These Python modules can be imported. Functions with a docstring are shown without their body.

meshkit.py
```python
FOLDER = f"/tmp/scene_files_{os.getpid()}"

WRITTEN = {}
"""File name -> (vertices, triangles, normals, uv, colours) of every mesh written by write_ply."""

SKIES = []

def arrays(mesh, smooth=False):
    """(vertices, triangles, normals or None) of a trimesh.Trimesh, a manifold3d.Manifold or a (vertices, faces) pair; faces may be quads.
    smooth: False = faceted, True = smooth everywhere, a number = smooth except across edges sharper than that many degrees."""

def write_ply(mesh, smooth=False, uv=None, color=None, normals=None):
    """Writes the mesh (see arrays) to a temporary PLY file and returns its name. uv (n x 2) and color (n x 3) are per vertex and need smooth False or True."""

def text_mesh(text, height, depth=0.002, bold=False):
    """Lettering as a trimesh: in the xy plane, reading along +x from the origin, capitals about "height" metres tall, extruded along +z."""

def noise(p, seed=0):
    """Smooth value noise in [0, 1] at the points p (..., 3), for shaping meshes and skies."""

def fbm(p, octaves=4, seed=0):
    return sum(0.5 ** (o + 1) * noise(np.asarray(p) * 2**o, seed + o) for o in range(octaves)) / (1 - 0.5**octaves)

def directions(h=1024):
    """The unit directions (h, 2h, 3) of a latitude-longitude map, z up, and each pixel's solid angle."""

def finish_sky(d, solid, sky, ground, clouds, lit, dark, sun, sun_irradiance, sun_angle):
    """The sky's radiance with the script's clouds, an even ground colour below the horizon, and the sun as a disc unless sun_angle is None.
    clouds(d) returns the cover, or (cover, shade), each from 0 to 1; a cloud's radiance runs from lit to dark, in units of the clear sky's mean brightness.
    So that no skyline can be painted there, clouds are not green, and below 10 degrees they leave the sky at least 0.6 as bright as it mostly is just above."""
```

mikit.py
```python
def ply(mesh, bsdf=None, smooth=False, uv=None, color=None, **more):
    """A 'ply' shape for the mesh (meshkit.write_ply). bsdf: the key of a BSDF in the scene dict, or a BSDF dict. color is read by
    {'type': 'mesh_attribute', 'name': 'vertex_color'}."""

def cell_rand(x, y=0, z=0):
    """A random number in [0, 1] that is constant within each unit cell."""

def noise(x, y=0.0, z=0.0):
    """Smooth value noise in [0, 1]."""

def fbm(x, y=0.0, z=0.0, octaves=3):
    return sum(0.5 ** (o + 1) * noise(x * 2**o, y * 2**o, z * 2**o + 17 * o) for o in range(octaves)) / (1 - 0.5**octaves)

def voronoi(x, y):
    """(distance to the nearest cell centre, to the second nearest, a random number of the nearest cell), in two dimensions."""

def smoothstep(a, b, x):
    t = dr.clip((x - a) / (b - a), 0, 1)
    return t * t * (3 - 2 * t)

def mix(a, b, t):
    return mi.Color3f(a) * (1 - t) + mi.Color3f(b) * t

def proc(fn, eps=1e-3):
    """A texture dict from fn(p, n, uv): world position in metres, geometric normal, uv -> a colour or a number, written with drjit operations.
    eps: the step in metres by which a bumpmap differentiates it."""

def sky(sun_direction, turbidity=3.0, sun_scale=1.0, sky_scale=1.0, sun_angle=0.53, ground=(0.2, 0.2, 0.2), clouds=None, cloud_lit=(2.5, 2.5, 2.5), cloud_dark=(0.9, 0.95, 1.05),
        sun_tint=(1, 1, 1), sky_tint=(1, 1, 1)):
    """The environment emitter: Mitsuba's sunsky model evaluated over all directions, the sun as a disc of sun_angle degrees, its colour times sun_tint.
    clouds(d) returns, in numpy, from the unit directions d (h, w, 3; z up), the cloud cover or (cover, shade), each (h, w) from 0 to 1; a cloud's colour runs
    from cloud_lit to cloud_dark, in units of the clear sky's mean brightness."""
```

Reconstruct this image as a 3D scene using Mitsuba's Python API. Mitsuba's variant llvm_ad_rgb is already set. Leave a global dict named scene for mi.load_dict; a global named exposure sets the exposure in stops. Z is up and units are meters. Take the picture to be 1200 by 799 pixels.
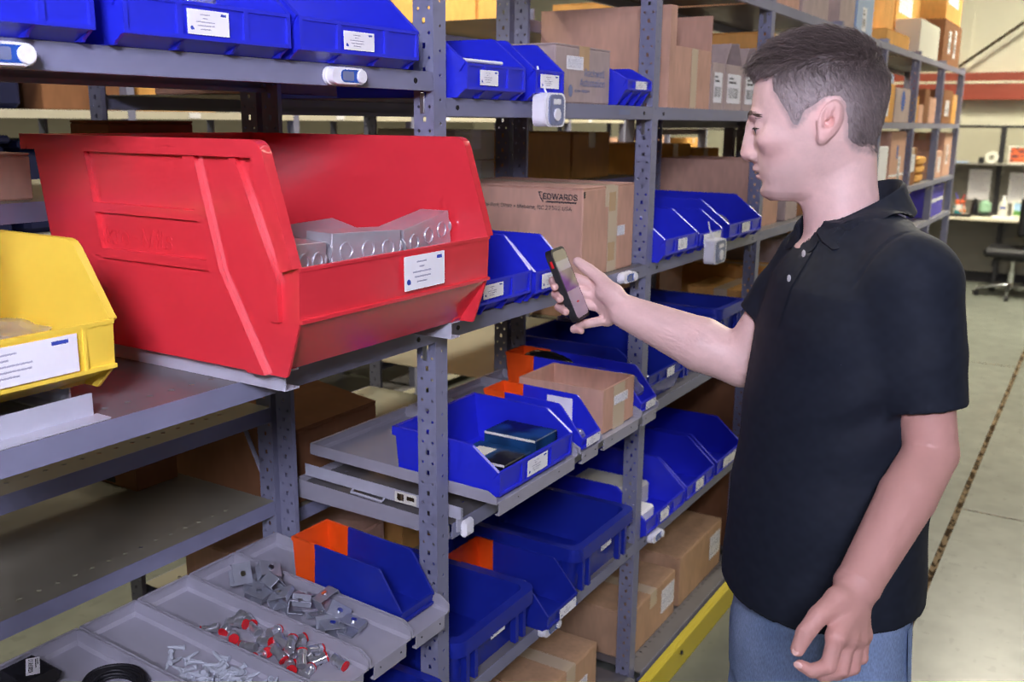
import math, random
import numpy as np, trimesh, mitsuba as mi, drjit as dr
import manifold3d as m3
import shapely
from shapely.geometry import Polygon, LineString, Point, box as sbox
from shapely.ops import unary_union
import mikit, meshkit
from mikit import proc, noise, fbm, voronoi, smoothstep, mix, cell_rand
T = mi.ScalarTransform4f
scene, labels = {'type': 'scene'}, {}
random.seed(7); RNG = np.random.default_rng(7)

# ---------------------------------------------------------------- camera, lamps, exposure
exposure = 0.0
YAW, PITCH, ROLL, FPX = math.radians(31.613), math.radians(12.923), math.radians(.595), 1122.8
CAM = np.array([.99, 0, 1.728])
FW = np.array([-math.sin(YAW)*math.cos(PITCH), math.cos(YAW)*math.cos(PITCH), -math.sin(PITCH)])
RT = np.cross(FW, [0, 0, 1]); RT /= np.linalg.norm(RT); UPV = np.cross(RT, FW)
UPV = -math.sin(ROLL)*RT + math.cos(ROLL)*UPV
scene['camera'] = {'type': 'thinlens', 'fov': math.degrees(2*math.atan(600/FPX)), 'fov_axis': 'x', 'near_clip': .05, 'far_clip': 60.,
                   'aperture_radius': .0026, 'focus_distance': 1.42,
                   'to_world': T().look_at(origin=CAM.tolist(), target=(CAM+FW).tolist(), up=UPV.tolist())}
FLOOR, CEIL = .10, 4.9
# lamp: (x, y, z, length along y, width, colour rgb radiance)
COOL, WARM = np.array([1.0, .97, 1.10]), np.array([1.0, .93, .75])
LAMPS = [(1.30, 2.9, 3.9, 1.3, .34, COOL*8.5), (2.2, -.3, 3.9, 1.3, .34, COOL*7),
         (.9, 6.3, 4.4, 1.5, .32, WARM*34), (.7, 8.7, 4.3, 1.8, .40, WARM*150),
         (-1.55, 1.6, 3.6, 1.4, .30, WARM*36), (-1.55, 4.6, 3.6, 1.4, .30, WARM*60), (-1.55, 7.6, 3.6, 1.4, .30, WARM*26),
         (3.2, 5.2, 4.4, 1.5, .32, WARM*24), (-4.3, 1.1, 4.1, 1.8, .36, WARM*26)]

# ---------------------------------------------------------------- materials
def lin(r, g, b):
    c = np.array([r, g, b])/255.
    return np.where(c <= .04045, c/12.92, ((c+.055)/1.055)**2.4).tolist()
def rgb(c): return {'type': 'rgb', 'value': [float(v) for v in c]}
def mat(key, col, rough=.5, spec=.5, metal=0., bump=None, bscale=.001, **kw):
    b = {'type': 'principled', 'base_color': rgb(col) if not isinstance(col, dict) else col, 'roughness': rough, 'metallic': metal}
    if not metal: b['specular'] = spec
    b.update(kw)
    if bump is not None: b = {'type': 'bumpmap', 'arbitrary': bump, 'scale': bscale, 'bsdf': b}
    scene[key] = {'type': 'twosided', 'bsdf': b}
    return key
def kraft(col, s=1.):
    c = np.array(col)
    def f(p, n, uv):
        v = fbm(p.x*26*s, p.y*26*s, p.z*9*s, 3) - .5
        w = noise(p.x*140, p.y*140, p.z*30) - .5
        return mi.Color3f(*[float(k) for k in c])*(1 + .30*v + .12*w)
    return proc(f)
def steel_tex(col):
    c = np.array(col)
    def f(p, n, uv):
        v = fbm(p.x*9, p.y*9, p.z*9, 3)
        return mi.Color3f(*[float(k) for k in c])*(.90 + .20*v)
    return proc(f)
mat('m_steel', steel_tex(lin(126, 128, 152)), .40, .5)
mat('m_steel_dark', steel_tex(lin(78, 80, 92)), .5, .4)
mat('m_deck', steel_tex(lin(106, 104, 106)), .38, .5)
mat('m_tray', lin(158, 157, 168), .45, .4)
mat('m_rail', lin(178, 180, 192), .4, .4)
mat('m_zinc', lin(196, 198, 204), .28, metal=.9)
mat('m_chrome', lin(225, 227, 232), .12, metal=1.)
mat('m_blue', lin(38, 46, 202), .34, .5)
mat('m_blue_shade', lin(26, 41, 148), .36, .5)  # darker copy of the blue plastic; low shelf shade put into its colour
mat('m_deck_pale', steel_tex(lin(132, 128, 112)), .4, .5)
mat('m_orange', lin(236, 84, 22), .4, .4)
mat('m_red', lin(216, 54, 64), .18, .5)
mat('m_yellow', lin(244, 212, 78), .34, .4)
mat('m_card', kraft(lin(202, 160, 138)), .85, .15)
mat('m_card_gold', kraft(lin(214, 160, 90)), .85, .15)
mat('m_card_brown', kraft(lin(138, 96, 68)), .85, .15)
mat('m_card_grey', kraft(lin(178, 160, 154)), .85, .15)
mat('m_card_tan', kraft(lin(190, 154, 122)), .85, .15)
mat('m_card_in', kraft(lin(170, 128, 100)), .9, .1)
mat('m_tape', lin(196, 164, 128), .25, .5)
mat('m_tape_pale', lin(206, 186, 160), .22, .5)
mat('m_white', lin(240, 240, 244), .5, .3)
mat('m_offwhite', lin(222, 220, 206), .6, .3)
mat('m_ink', lin(50, 48, 52), .7, .2)
mat('m_ink_grey', lin(168, 168, 186), .7, .2)
mat('m_ink_blue', lin(60, 78, 170), .7, .2)
mat('m_panel_blue', lin(40, 84, 168), .4, .4)
mat('m_panel_grey', lin(120, 128, 160), .35, .5)
mat('m_black', lin(26, 26, 30), .5, .4)
mat('m_gloss_black', lin(18, 18, 22), .15, .5)
mat('m_guard', lin(206, 188, 50), .5, .4)
mat('m_redpart', lin(200, 30, 40), .35, .5)
mat('m_screwplastic', lin(172, 178, 188), .25, .6)
scene['m_clear'] = {'type': 'thindielectric', 'int_ior': 1.25}

# ---------------------------------------------------------------- mesh helpers
def cat(ms): return trimesh.util.concatenate([m for m in ms if m is not None])
def bx(x0, x1, y0, y1, z0, z1):
    m = trimesh.creation.box(extents=[abs(x1-x0), abs(y1-y0), abs(z1-z0)])
    m.apply_translation([(x0+x1)/2, (y0+y1)/2, (z0+z1)/2]); return m
def rbox(x0, x1, y0, y1, z0, z1, r=.002):
    """box with chamfered edges"""
    r = min(r, .49*abs(x1-x0), .49*abs(y1-y0), .49*abs(z1-z0))
    c = np.array([[(a, b, d) for a in (x0, x1) for b in (y0, y1) for d in (z0, z1)]]).reshape(-1, 3)
    mid = np.array([(x0+x1)/2, (y0+y1)/2, (z0+z1)/2]); s = np.sign(c-mid)
    pts = np.vstack([c - s*r*np.array(k) for k in ((0, 1, 1), (1, 0, 1), (1, 1, 0))])
    return trimesh.convex.convex_hull(pts)
def man(m):
    q = m.to_mesh(); return trimesh.Trimesh(q.vert_properties[:, :3], q.tri_verts, process=False)
def frame(o, xd, yd):
    xd, yd = np.array(xd, float), np.array(yd, float); xd /= np.linalg.norm(xd); yd -= xd*(yd@xd); yd /= np.linalg.norm(yd)
    M = np.eye(4); M[:3, 0], M[:3, 1], M[:3, 2], M[:3, 3] = xd, yd, np.cross(xd, yd), o; return M
def tf(m, M):
    m = m.copy(); m.apply_transform(M)
    return m
def rot(m, ang, axis, pt): m = m.copy(); m.apply_transform(trimesh.transformations.rotation_matrix(ang, axis, pt)); return m
def ext(poly, h):
    """polygon (or multi) extruded along +z"""
    gs = [g for g in getattr(poly, 'geoms', [poly]) if g.area > 1e-9]
    return cat([trimesh.creation.extrude_polygon(g, h, engine='earcut') for g in gs])
def tube(pts, r, n=8, closed=False, caps=True):
    p = np.asarray(pts, float); k = len(p); r = np.broadcast_to(r, (k,))
    t = np.roll(p, -1, 0) - np.roll(p, 1, 0) if closed else np.gradient(p, axis=0)
    t /= np.linalg.norm(t, axis=1, keepdims=True) + 1e-12
    a = np.cross(t[0], [0, 0, 1.]) if abs(t[0, 2]) < .9 else np.cross(t[0], [1., 0, 0])
    A = []
    for i in range(k):
        a = a - t[i]*(a@t[i]); a /= np.linalg.norm(a); A.append(a)
    A = np.array(A); B = np.cross(t, A); ang = np.arange(n)*2*np.pi/n
    v = p[:, None] + r[:, None, None]*(np.cos(ang)[None, :, None]*A[:, None] + np.sin(ang)[None, :, None]*B[:, None])
    kk = k if closed else k-1
    f = []
    for i in range(kk):
        j = (i+1) % k
        for q in range(n):
            q2 = (q+1) % n; f += [[i*n+q, i*n+q2, j*n+q2], [i*n+q, j*n+q2, j*n+q]]
    v = v.reshape(-1, 3)
    if caps and not closed:
        v = np.vstack([v, p[0], p[-1]]); c0, c1 = k*n, k*n+1
        for q in range(n):
            q2 = (q+1) % n; f += [[c0, q2, q], [c1, (k-1)*n+q, (k-1)*n+q2]]
    return trimesh.Trimesh(v, f, process=False)
def lathe(prof, n=24):
    m = trimesh.creation.revolve(np.array(prof, float), sections=n); return m
def rrect(w, h, r, n=4):
    r = min(r, .499*w, .499*h); return sbox(r, r, w-r, h-r).buffer(r, quad_segs=n)
def text(s, h, depth=.0004, bold=False): return meshkit.text_mesh(s, h, depth, bold)

# ---------------------------------------------------------------- registry
_used = {}
def numbered(name):
    k = _used.get(name, 0); _used[name] = k+1
    return name if k == 0 else f'{name}_{k:03d}'
def thing(name, label, cat_, group=None, kind=None):
    key = numbered(name); labels[key] = {'label': label, 'category': cat_}
    if group: labels[key]['group'] = group
    if kind: labels[key]['kind'] = kind
    return key
def part(parent, name, mesh, m, label=None, smooth=False, **kw):
    key = numbered(f'{parent}__{name}')
    scene[key] = mikit.ply(mesh, m, smooth=smooth, **kw)
    if label: labels[key] = {'label': label}
    return key
def part_dict(parent, name, d, to_world=None, label=None):
    key = numbered(f'{parent}__{name}')
    scene[key] = dict(d) if to_world is None else {**d, 'to_world': to_world}
    if label: labels[key] = {'label': label}
    return key
def single(name, mesh, m, label, cat_, group=None, smooth=False, kind=None):
    key = thing(name, label, cat_, group, kind); scene[key] = mikit.ply(mesh, m, smooth=smooth); return key
def struct(name, mesh, m, label=None, smooth=False):
    scene[name] = mikit.ply(mesh, m, smooth=smooth); labels[name] = {'kind': 'structure', 'label': label or {'wall_left': 'dim wall beyond the far aisle', 'wall_right': 'dim wall to the right', 'wall_back': 'dim wall behind the camera', 'ceiling': 'dim high ceiling of the hall'}[name], 'category': name.split('_')[0]}
    return name

# ---------------------------------------------------------------- the room shell
def concrete(p, n, uv):
    v = fbm(p.x*1.3, p.y*1.3, 0, 4); w = fbm(p.x*14, p.y*14, 3, 3)
    c = mix([.125, .133, .112], [.19, .202, .172], v)*(.86+.28*w)
    sp = smoothstep(.86, .92, noise(p.x*38, p.y*38, 7.))*.14
    return c*(1-sp)
mat('m_floor', proc(concrete), .32, .45)
def joint_tex(p, n, uv):
    w = fbm(p.x*60, p.y*40, 1, 3); s = smoothstep(.45, .6, w)
    return mix([.035, .022, .012], [.20, .15, .09], s)
mat('m_joint', proc(joint_tex), .95, .05)
X0, X1, Y0, Y1 = -7.5, 6.0, -4.0, 12.6
JX0, JX1 = .590, .615
fl = [bx(X0, JX0, Y0, Y1, FLOOR-.1, FLOOR), bx(JX1, X1, Y0, Y1, FLOOR-.1, FLOOR)]
struct('floor', cat(fl), 'm_floor', 'grey green concrete slab floor of the aisle')
# the sawn joint in the slab: rough filler a few millimetres below the surface
jy = np.linspace(Y0, Y1, 700); jn = meshkit.fbm(np.c_[jy*9, jy*0, jy*0], 4)
jv = []
for i, y in enumerate(jy):
    jv += [[JX0-.001, y, FLOOR-.002], [(JX0+JX1)/2, y, FLOOR-.007-.006*jn[i]], [JX1+.001, y, FLOOR-.002]]
jf = []
for i in range(len(jy)-1):
    a = i*3
    for q in (0, 1): jf += [[a+q, a+q+1, a+q+4], [a+q, a+q+4, a+q+3]]
scene['floor__joint'] = mikit.ply((np.array(jv), np.array(jf)), 'm_joint', smooth=True); labels['floor__joint'] = {'label': 'dark dirt filled joint running along the aisle floor'}
for k, (y, x0, x1) in enumerate(((4.35, .615, 6.0), (7.3, -.0, .59), (7.34, .615, 6.))):
    pts = [[x, y + .012*math.sin(3*x+k) + .02*float(meshkit.noise(np.array([x*4, k, 0.]))), FLOOR+.0002] for x in np.linspace(x0, x1, 60)]
    part('floor', 'hairline_crack', tube(pts, .0022, 4), 'm_joint')
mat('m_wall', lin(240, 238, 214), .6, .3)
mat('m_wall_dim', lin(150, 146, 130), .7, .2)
# end wall: ribbed metal panels, proud ribs every 30 cm
wp = [bx(X0, X1, Y1, Y1+.08, FLOOR, CEIL)]
struct('wall_end', cat(wp), 'm_wall', 'pale yellow metal cladding wall at the far end')
for i, x in enumerate(np.arange(-3.0, 4.5, .6)):
    part('wall_end', 'rib', bx(x-.02, x+.02, Y1-.018, Y1, FLOOR, CEIL), 'm_wall')
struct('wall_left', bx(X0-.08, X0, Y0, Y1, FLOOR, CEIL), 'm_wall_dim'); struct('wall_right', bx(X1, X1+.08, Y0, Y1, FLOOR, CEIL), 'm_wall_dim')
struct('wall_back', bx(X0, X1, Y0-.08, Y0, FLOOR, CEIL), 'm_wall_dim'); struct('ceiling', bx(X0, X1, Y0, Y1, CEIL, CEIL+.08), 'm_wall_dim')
mat('m_girt', lin(168, 82, 66), .55, .3)
# wall girt: Z section of red primer steel
g = thing('wall_girt', 'rust red steel girt running level across the yellow end wall', 'girt')
part(g, 'web', bx(-3.2, 4.5, Y1-.22, Y1-.205, 2.02, 2.32), 'm_girt')
part(g, 'flange', bx(-3.2, 4.5, Y1-.205, Y1-.02, 2.305, 2.32), 'm_girt'); part(g, 'flange', bx(-3.2, 4.5, Y1-.26, Y1-.22, 2.02, 2.034), 'm_girt')
part(g, 'stripe', bx(-3.2, 4.5, Y1-.226, Y1-.22, 2.20, 2.225), 'm_wall', 'pale strip along the girt')
single('brace_rod', tube([(-.65, Y1-.3, 2.38), (1.0, Y1-.3, 3.62)], .016, 8), 'm_joint', 'thin brown diagonal brace rod in front of the yellow end wall', 'brace rod', smooth=40)
for i, (x, y, z, L, w, c) in enumerate(LAMPS):
    k = thing('ceiling_lamp', f'long strip lamp hung below the ceiling, {["over the near aisle", "behind the camera", "over the far part of the aisle", "over the desk", "over the far aisle, near end", "over the far aisle, middle", "over the far aisle, far end", "over the open floor", "beyond the far shelves"][i]}', 'lamp')
    part(k, 'housing', cat([bx(x-w/2-.02, x+w/2+.02, y-L/2-.02, y+L/2+.02, z+.012, z+.06), bx(x-w/2-.02, x-w/2, y-L/2-.02, y+L/2+.02, z-.01, z+.012), bx(x+w/2, x+w/2+.02, y-L/2-.02, y+L/2+.02, z-.01, z+.012)]), 'm_white')
    for s in (-1, 1): part(k, 'cable', tube([(x, y+s*L*.4, z+.06), (x, y+s*L*.4, CEIL)], .004, 5), 'm_black')
    v = np.array([[x-w/2, y-L/2, z], [x-w/2, y+L/2, z], [x+w/2, y+L/2, z], [x+w/2, y-L/2, z]])
    kk = part(k, 'diffuser', (v, np.array([[0, 1, 2], [0, 2, 3]])), 'm_white')
    scene[kk]['emitter'] = {'type': 'area', 'radiance': rgb(c)}

# the photographer's work light: a square soft lamp on a stand behind the camera
LX, LY, LZ = 1.40, -.90, 2.40
k = thing('work_light', 'square soft work light on a tripod stand behind the camera', 'lamp')
ld_ = np.array([math.sin(math.radians(-38)), math.cos(math.radians(-38)), .16]); ld_ /= np.linalg.norm(ld_)
lm = frame([LX, LY, LZ], np.cross(ld_, [0, 0, 1.])*-1, [0, 0, 1.])
if lm[:3, 2] @ ld_ < 0: lm = frame([LX, LY, LZ], np.cross(ld_, [0, 0, 1.]), [0, 0, 1.])
sgn = 1 if lm[:3, 2] @ ld_ > 0 else -1
w_ = .27; HD = .10      # half width of the face, depth of the hood
part(k, 'housing', tf(cat([bx(-w_-.02, w_+.02, -w_-.02, w_+.02, -.10*sgn, -.02*sgn), bx(-w_-.02, -w_, -w_, w_, -.02*sgn, HD*sgn), bx(w_, w_+.02, -w_, w_, -.02*sgn, HD*sgn), bx(-w_-.02, w_+.02, w_, w_+.02, -.02*sgn, HD*sgn), bx(-w_-.02, w_+.02, -w_-.02, -w_, -.02*sgn, HD*sgn)]), lm), 'm_black')
qv = np.array([[-w_, -w_, 0, 1], [w_, -w_, 0, 1], [w_, w_, 0, 1], [-w_, w_, 0, 1.]]) @ lm.T
qf = np.array([[0, 1, 2], [0, 2, 3]]); qf = qf if sgn > 0 else qf[:, ::-1]
kk = part(k, 'diffuser', (qv[:, :3], qf), 'm_white'); scene[kk]['emitter'] = {'type': 'area', 'radiance': rgb(np.array([.96, .945, 1.20])*86)}
bp = np.array([LX, LY, LZ])-ld_*.08
part(k, 'pole', tube([bp, (bp[0], bp[1], FLOOR+.35)], .014, 8), 'm_black')
for a in (0, 120, 240): part(k, 'leg', tube([(bp[0], bp[1], FLOOR+.75), (bp[0]+.45*math.cos(math.radians(a)), bp[1]+.45*math.sin(math.radians(a)), FLOOR+.012)], .010, 6), 'm_black')
# ---------------------------------------------------------------- steel shelving
BAY = .914; YP = [1.348 + BAY*(i-1) for i in range(-1, 10)]      # YP[i+1]... posts
def ypost(i): return 1.348 + BAY*(i-1)                             # near post of bay i is ypost(i); bay 0 is nearest the camera
def flange(w, length, cols, pitch, kinds):
    """perforated strip, x in [0,w], y in [0,length]"""
    holes = []
    for (cx, kind, off) in cols:
        n = int(length/pitch)
        for i in range(n):
            y = off + i*pitch + .01
            if y > length-.01: continue
            if kind == 's': holes.append(sbox(cx-.0036, y-.0046, cx+.0036, y+.0046))
            elif kind == 'o': holes.append(Point(cx, y).buffer(.0038, quad_segs=1))
            else: holes.append(sbox(cx-.0018, y-.006, cx+.0018, y+.006))
    return Polygon([(0, 0), (w, 0), (w, length), (0, length)]).difference(unary_union(holes))
PH = 2.10 - FLOOR + .03
def post_mesh(simple=False):
    fx = flange(.042, PH, [(.010, 'o', .0), (.022, 's', .02), (.033, 'o', .0)], .04, None)
    fy = flange(.036, PH, [(.020, 'o', .012)], .04, None)
    if simple: fx, fy = sbox(0, 0, .042, PH), sbox(0, 0, .036, PH)
    a = tf(ext(fx, .002), frame([-.042, .002, 0], [1, 0, 0], [0, 0, 1]))        # flange facing -y
    b = tf(ext(fy, .002), frame([-.002, 0, 0], [0, 1, 0], [0, 0, 1]))           # flange facing +x
    c = [bx(-.006, 0, 0, .006, 0, PH)]
    # stiffening returns at the free edges
    c += [bx(-.042, -.040, 0, .010, 0, PH), bx(-.010, 0, .034, .036, 0, PH)]
    return cat([a, b]+c)
POST = mikit.ply(post_mesh(), 'm_steel'); POST_PLAIN = mikit.ply(post_mesh(True), 'm_steel')
def deck_mesh(y0, y1, depth, holes=True):
    L, D, t = y1-y0, depth, .0015
    P = sbox(0, 0, D, L)
    if holes:
        hs = []
        for xr in (.045, D-.045):
            for i in range(int((L-.12)/.034)):
                hs.append(Point(xr, .07+i*.034).buffer(.0054, quad_segs=1))
        P = P.difference(unary_union(hs))
    top = tf(ext(P, t), frame([0, 0, -t], [1, 0, 0], [0, 1, 0]))
    return top
def lip_mesh(L, h=.031, d=.012):
    return cat([bx(-.0018, 0, 0, L, -h, 0), bx(-d, -.0018, 0, L, -h, -h+.0018), bx(-d, -d+.0016, 0, L, -h, -h+.008)])
_cache = {}
def shelf(parent, y0, y1, z, xf, xb, holes=True, m='m_deck', back_lip=True, lipm='m_steel'):
    key = ('deck', round(y1-y0, 3), round(xf-xb, 3), holes, m); lk = ('lip', round(y1-y0, 3), lipm)
    if key not in _cache: _cache[key] = mikit.ply(deck_mesh(0, y1-y0, xf-xb-.004, holes), m)
    if lk not in _cache: _cache[lk] = mikit.ply(lip_mesh(y1-y0), lipm)
    k = part_dict(parent, 'shelf', _cache[key], T().translate([xb+.002, y0, z]))
    part_dict(k, 'front_lip', _cache[lk], T().translate([xf, y0, z]))
    if back_lip: part_dict(k, 'back_lip', _cache[lk], T().translate([xb, y1, z]).rotate([0, 0, 1], 180))
    return k
DEPTH = .405
RA = {0: [2.11, 1.807, 1.372, .815, .52], 1: [2.11, 1.766, 1.372, .975, .598], 2: [2.11, 1.766, 1.372, .98, .595],
      3: [2.11, 1.74, 1.372, .98, .60], 4: [2.11, 1.74, 1.36, .98, .60], 5: [2.11, 1.74, 1.36, .98, .60], 6: [2.11, 1.74, 1.38, 1.12, .75, .45], 7: [2.11, 1.74, 1.38, 1.12, .75, .45]}
words = ['nearest', 'second', 'third', 'fourth', 'fifth', 'sixth', 'seventh', 'last']
holds = ['holding the red and yellow bins', 'holding the carton lettered EDWARDS', 'between the phone and the face', 'behind the face and shirt', 'hidden mostly behind the head', 'just right of the hair', 'near the far end', 'at the far end by the desk']
RACKKEY = {}
def rack_post(parent, x, y, rear=False, plain=False, m=None):
    tr = T().translate([x, y, FLOOR+.0])
    if rear: tr = tr @ T().scale([-1, 1, 1])
    part_dict(parent, 'post', POST_PLAIN if plain else POST, tr)
for b in range(0, 8):
    y0, y1 = ypost(b)+.0, ypost(b+1)
    k = thing('shelving_bay', f'grey steel shelving bay, {words[b]} of the front row, {holds[b]}', 'shelving')
    RACKKEY[b] = k
    if b == 0: rack_post(k, 0, y0); rack_post(k, -DEPTH, y0, True)
    rack_post(k, 0, y1, plain=b > 5); rack_post(k, -DEPTH, y1, True, plain=b > 3)
    for z in RA[b]+[.19]:
        if b == 0 and z == .815: shelf(k, y0+.038, y1-.002, z, -.03, -DEPTH, False)
        else: shelf(k, y0+(.038 if b == 0 else .0365)+(.013 if (b == 1 and z == .975) else 0), y1-.001, z, 0 if z > .2 else .02, -DEPTH, b < 3)
    # gusset clips under the shelf corners at the post
    for z in RA[b][:3]:
        part(k, 'clip', rbox(-.028, -.018, y1-.003, y1+.0, z-.068, z-.033, .002), 'm_zinc', 'bright zinc shelf clip')
# bolts on the lips near the post
for b in (0, 1, 2):
    for z in RA[b][1:]:
        for yy in (ypost(b)+.07, ypost(b+1)-.05):
            if b == 0 and z == .815: continue
            part(RACKKEY[b], 'bolt_hole', tf(trimesh.creation.cylinder(.0045, .0012, sections=10), frame([.0004, yy, z-.016], [0, 1, 0], [0, 0, 1])), 'm_black')
# back row (back to back with the front row) and the row across the far aisle
RB = {0: [2.0, 1.599, 1.150, .945, .40], 1: [1.930, 1.775, 1.545, .905, .60], 2: [2.0, 1.775, 1.545, .98, .60], 3: [2.0, 1.775, 1.45, .98, .5]}
RBKEY = {}
BX0, BX1 = -.420, -.930
for b in range(0, 5):
    y0, y1 = ypost(b), ypost(b+1)
    k = thing('shelving_bay', f'dim grey shelving bay, {words[b]} of the row behind the front shelves', 'shelving')
    RBKEY[b] = k
    if b == 0: rack_post(k, BX0, y0, plain=True); rack_post(k, BX1, y0, True, plain=True)
    rack_post(k, BX0, y1, plain=b > 1); rack_post(k, BX1, y1, True, plain=b > 1)
    for z in RB.get(b, [2.0, 1.7, 1.35, .98, .6])+[.19]:
        shelf(k, y0+.0365, y1-.001, z, BX0, BX1, b < 2, m='m_deck_pale')
part(RBKEY[1], 'brace', tube([(-.555, 1.391, 1.085), (-.475, 1.391, .925)], .006, 4), 'm_steel', 'flat diagonal brace bar')
mat('m_lip_pale', lin(206, 200, 178), .45, .4)
RCX = -2.35
RCKEY = {}
for b in range(1, 9):
    y0, y1 = ypost(b)+.25, ypost(b+1)+.25
    k = thing('shelving_bay', f'yellow lit steel shelving bay, {words[min(b-1,7)]} across the far aisle', 'shelving')
    RCKEY[b] = k
    if b == 1: rack_post(k, RCX, y0, plain=True); rack_post(k, RCX-.6, y0, True, plain=True)
    rack_post(k, RCX, y1, plain=True); rack_post(k, RCX-.6, y1, True, plain=True)
    for z in [2.05, 1.752, 1.30, .90, .50, .19]: shelf(k, y0+.037, y1-.001, z, RCX, RCX-.6, False, lipm='m_lip_pale')
    part(k, 'shelf_tag', bx(RCX, RCX+.002, y0+.30, y0+.36, 1.726, 1.748), 'm_white', 'white shelf tag')
# yellow post guard along the foot of the front row
g = thing('floor_guard', 'yellow painted steel floor guard along the foot of the front shelving row', 'floor guard')
part(g, 'face_plate', rbox(.045, .055, .3, 7.75, FLOOR, FLOOR+.082, .002), 'm_guard'); part(g, 'top_flange', rbox(.026, .0455, .3, 7.75, FLOOR+.074, FLOOR+.082, .002), 'm_guard')
for y in (2.2, 2.52, 3.4, 4.3): part(g, 'anchor_bolt', tf(trimesh.creation.cylinder(.007, .006, sections=8), frame([.0575, y, FLOOR+.055], [0, 1, 0], [0, 0, 1])), 'm_black', 'dark anchor bolt')

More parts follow.
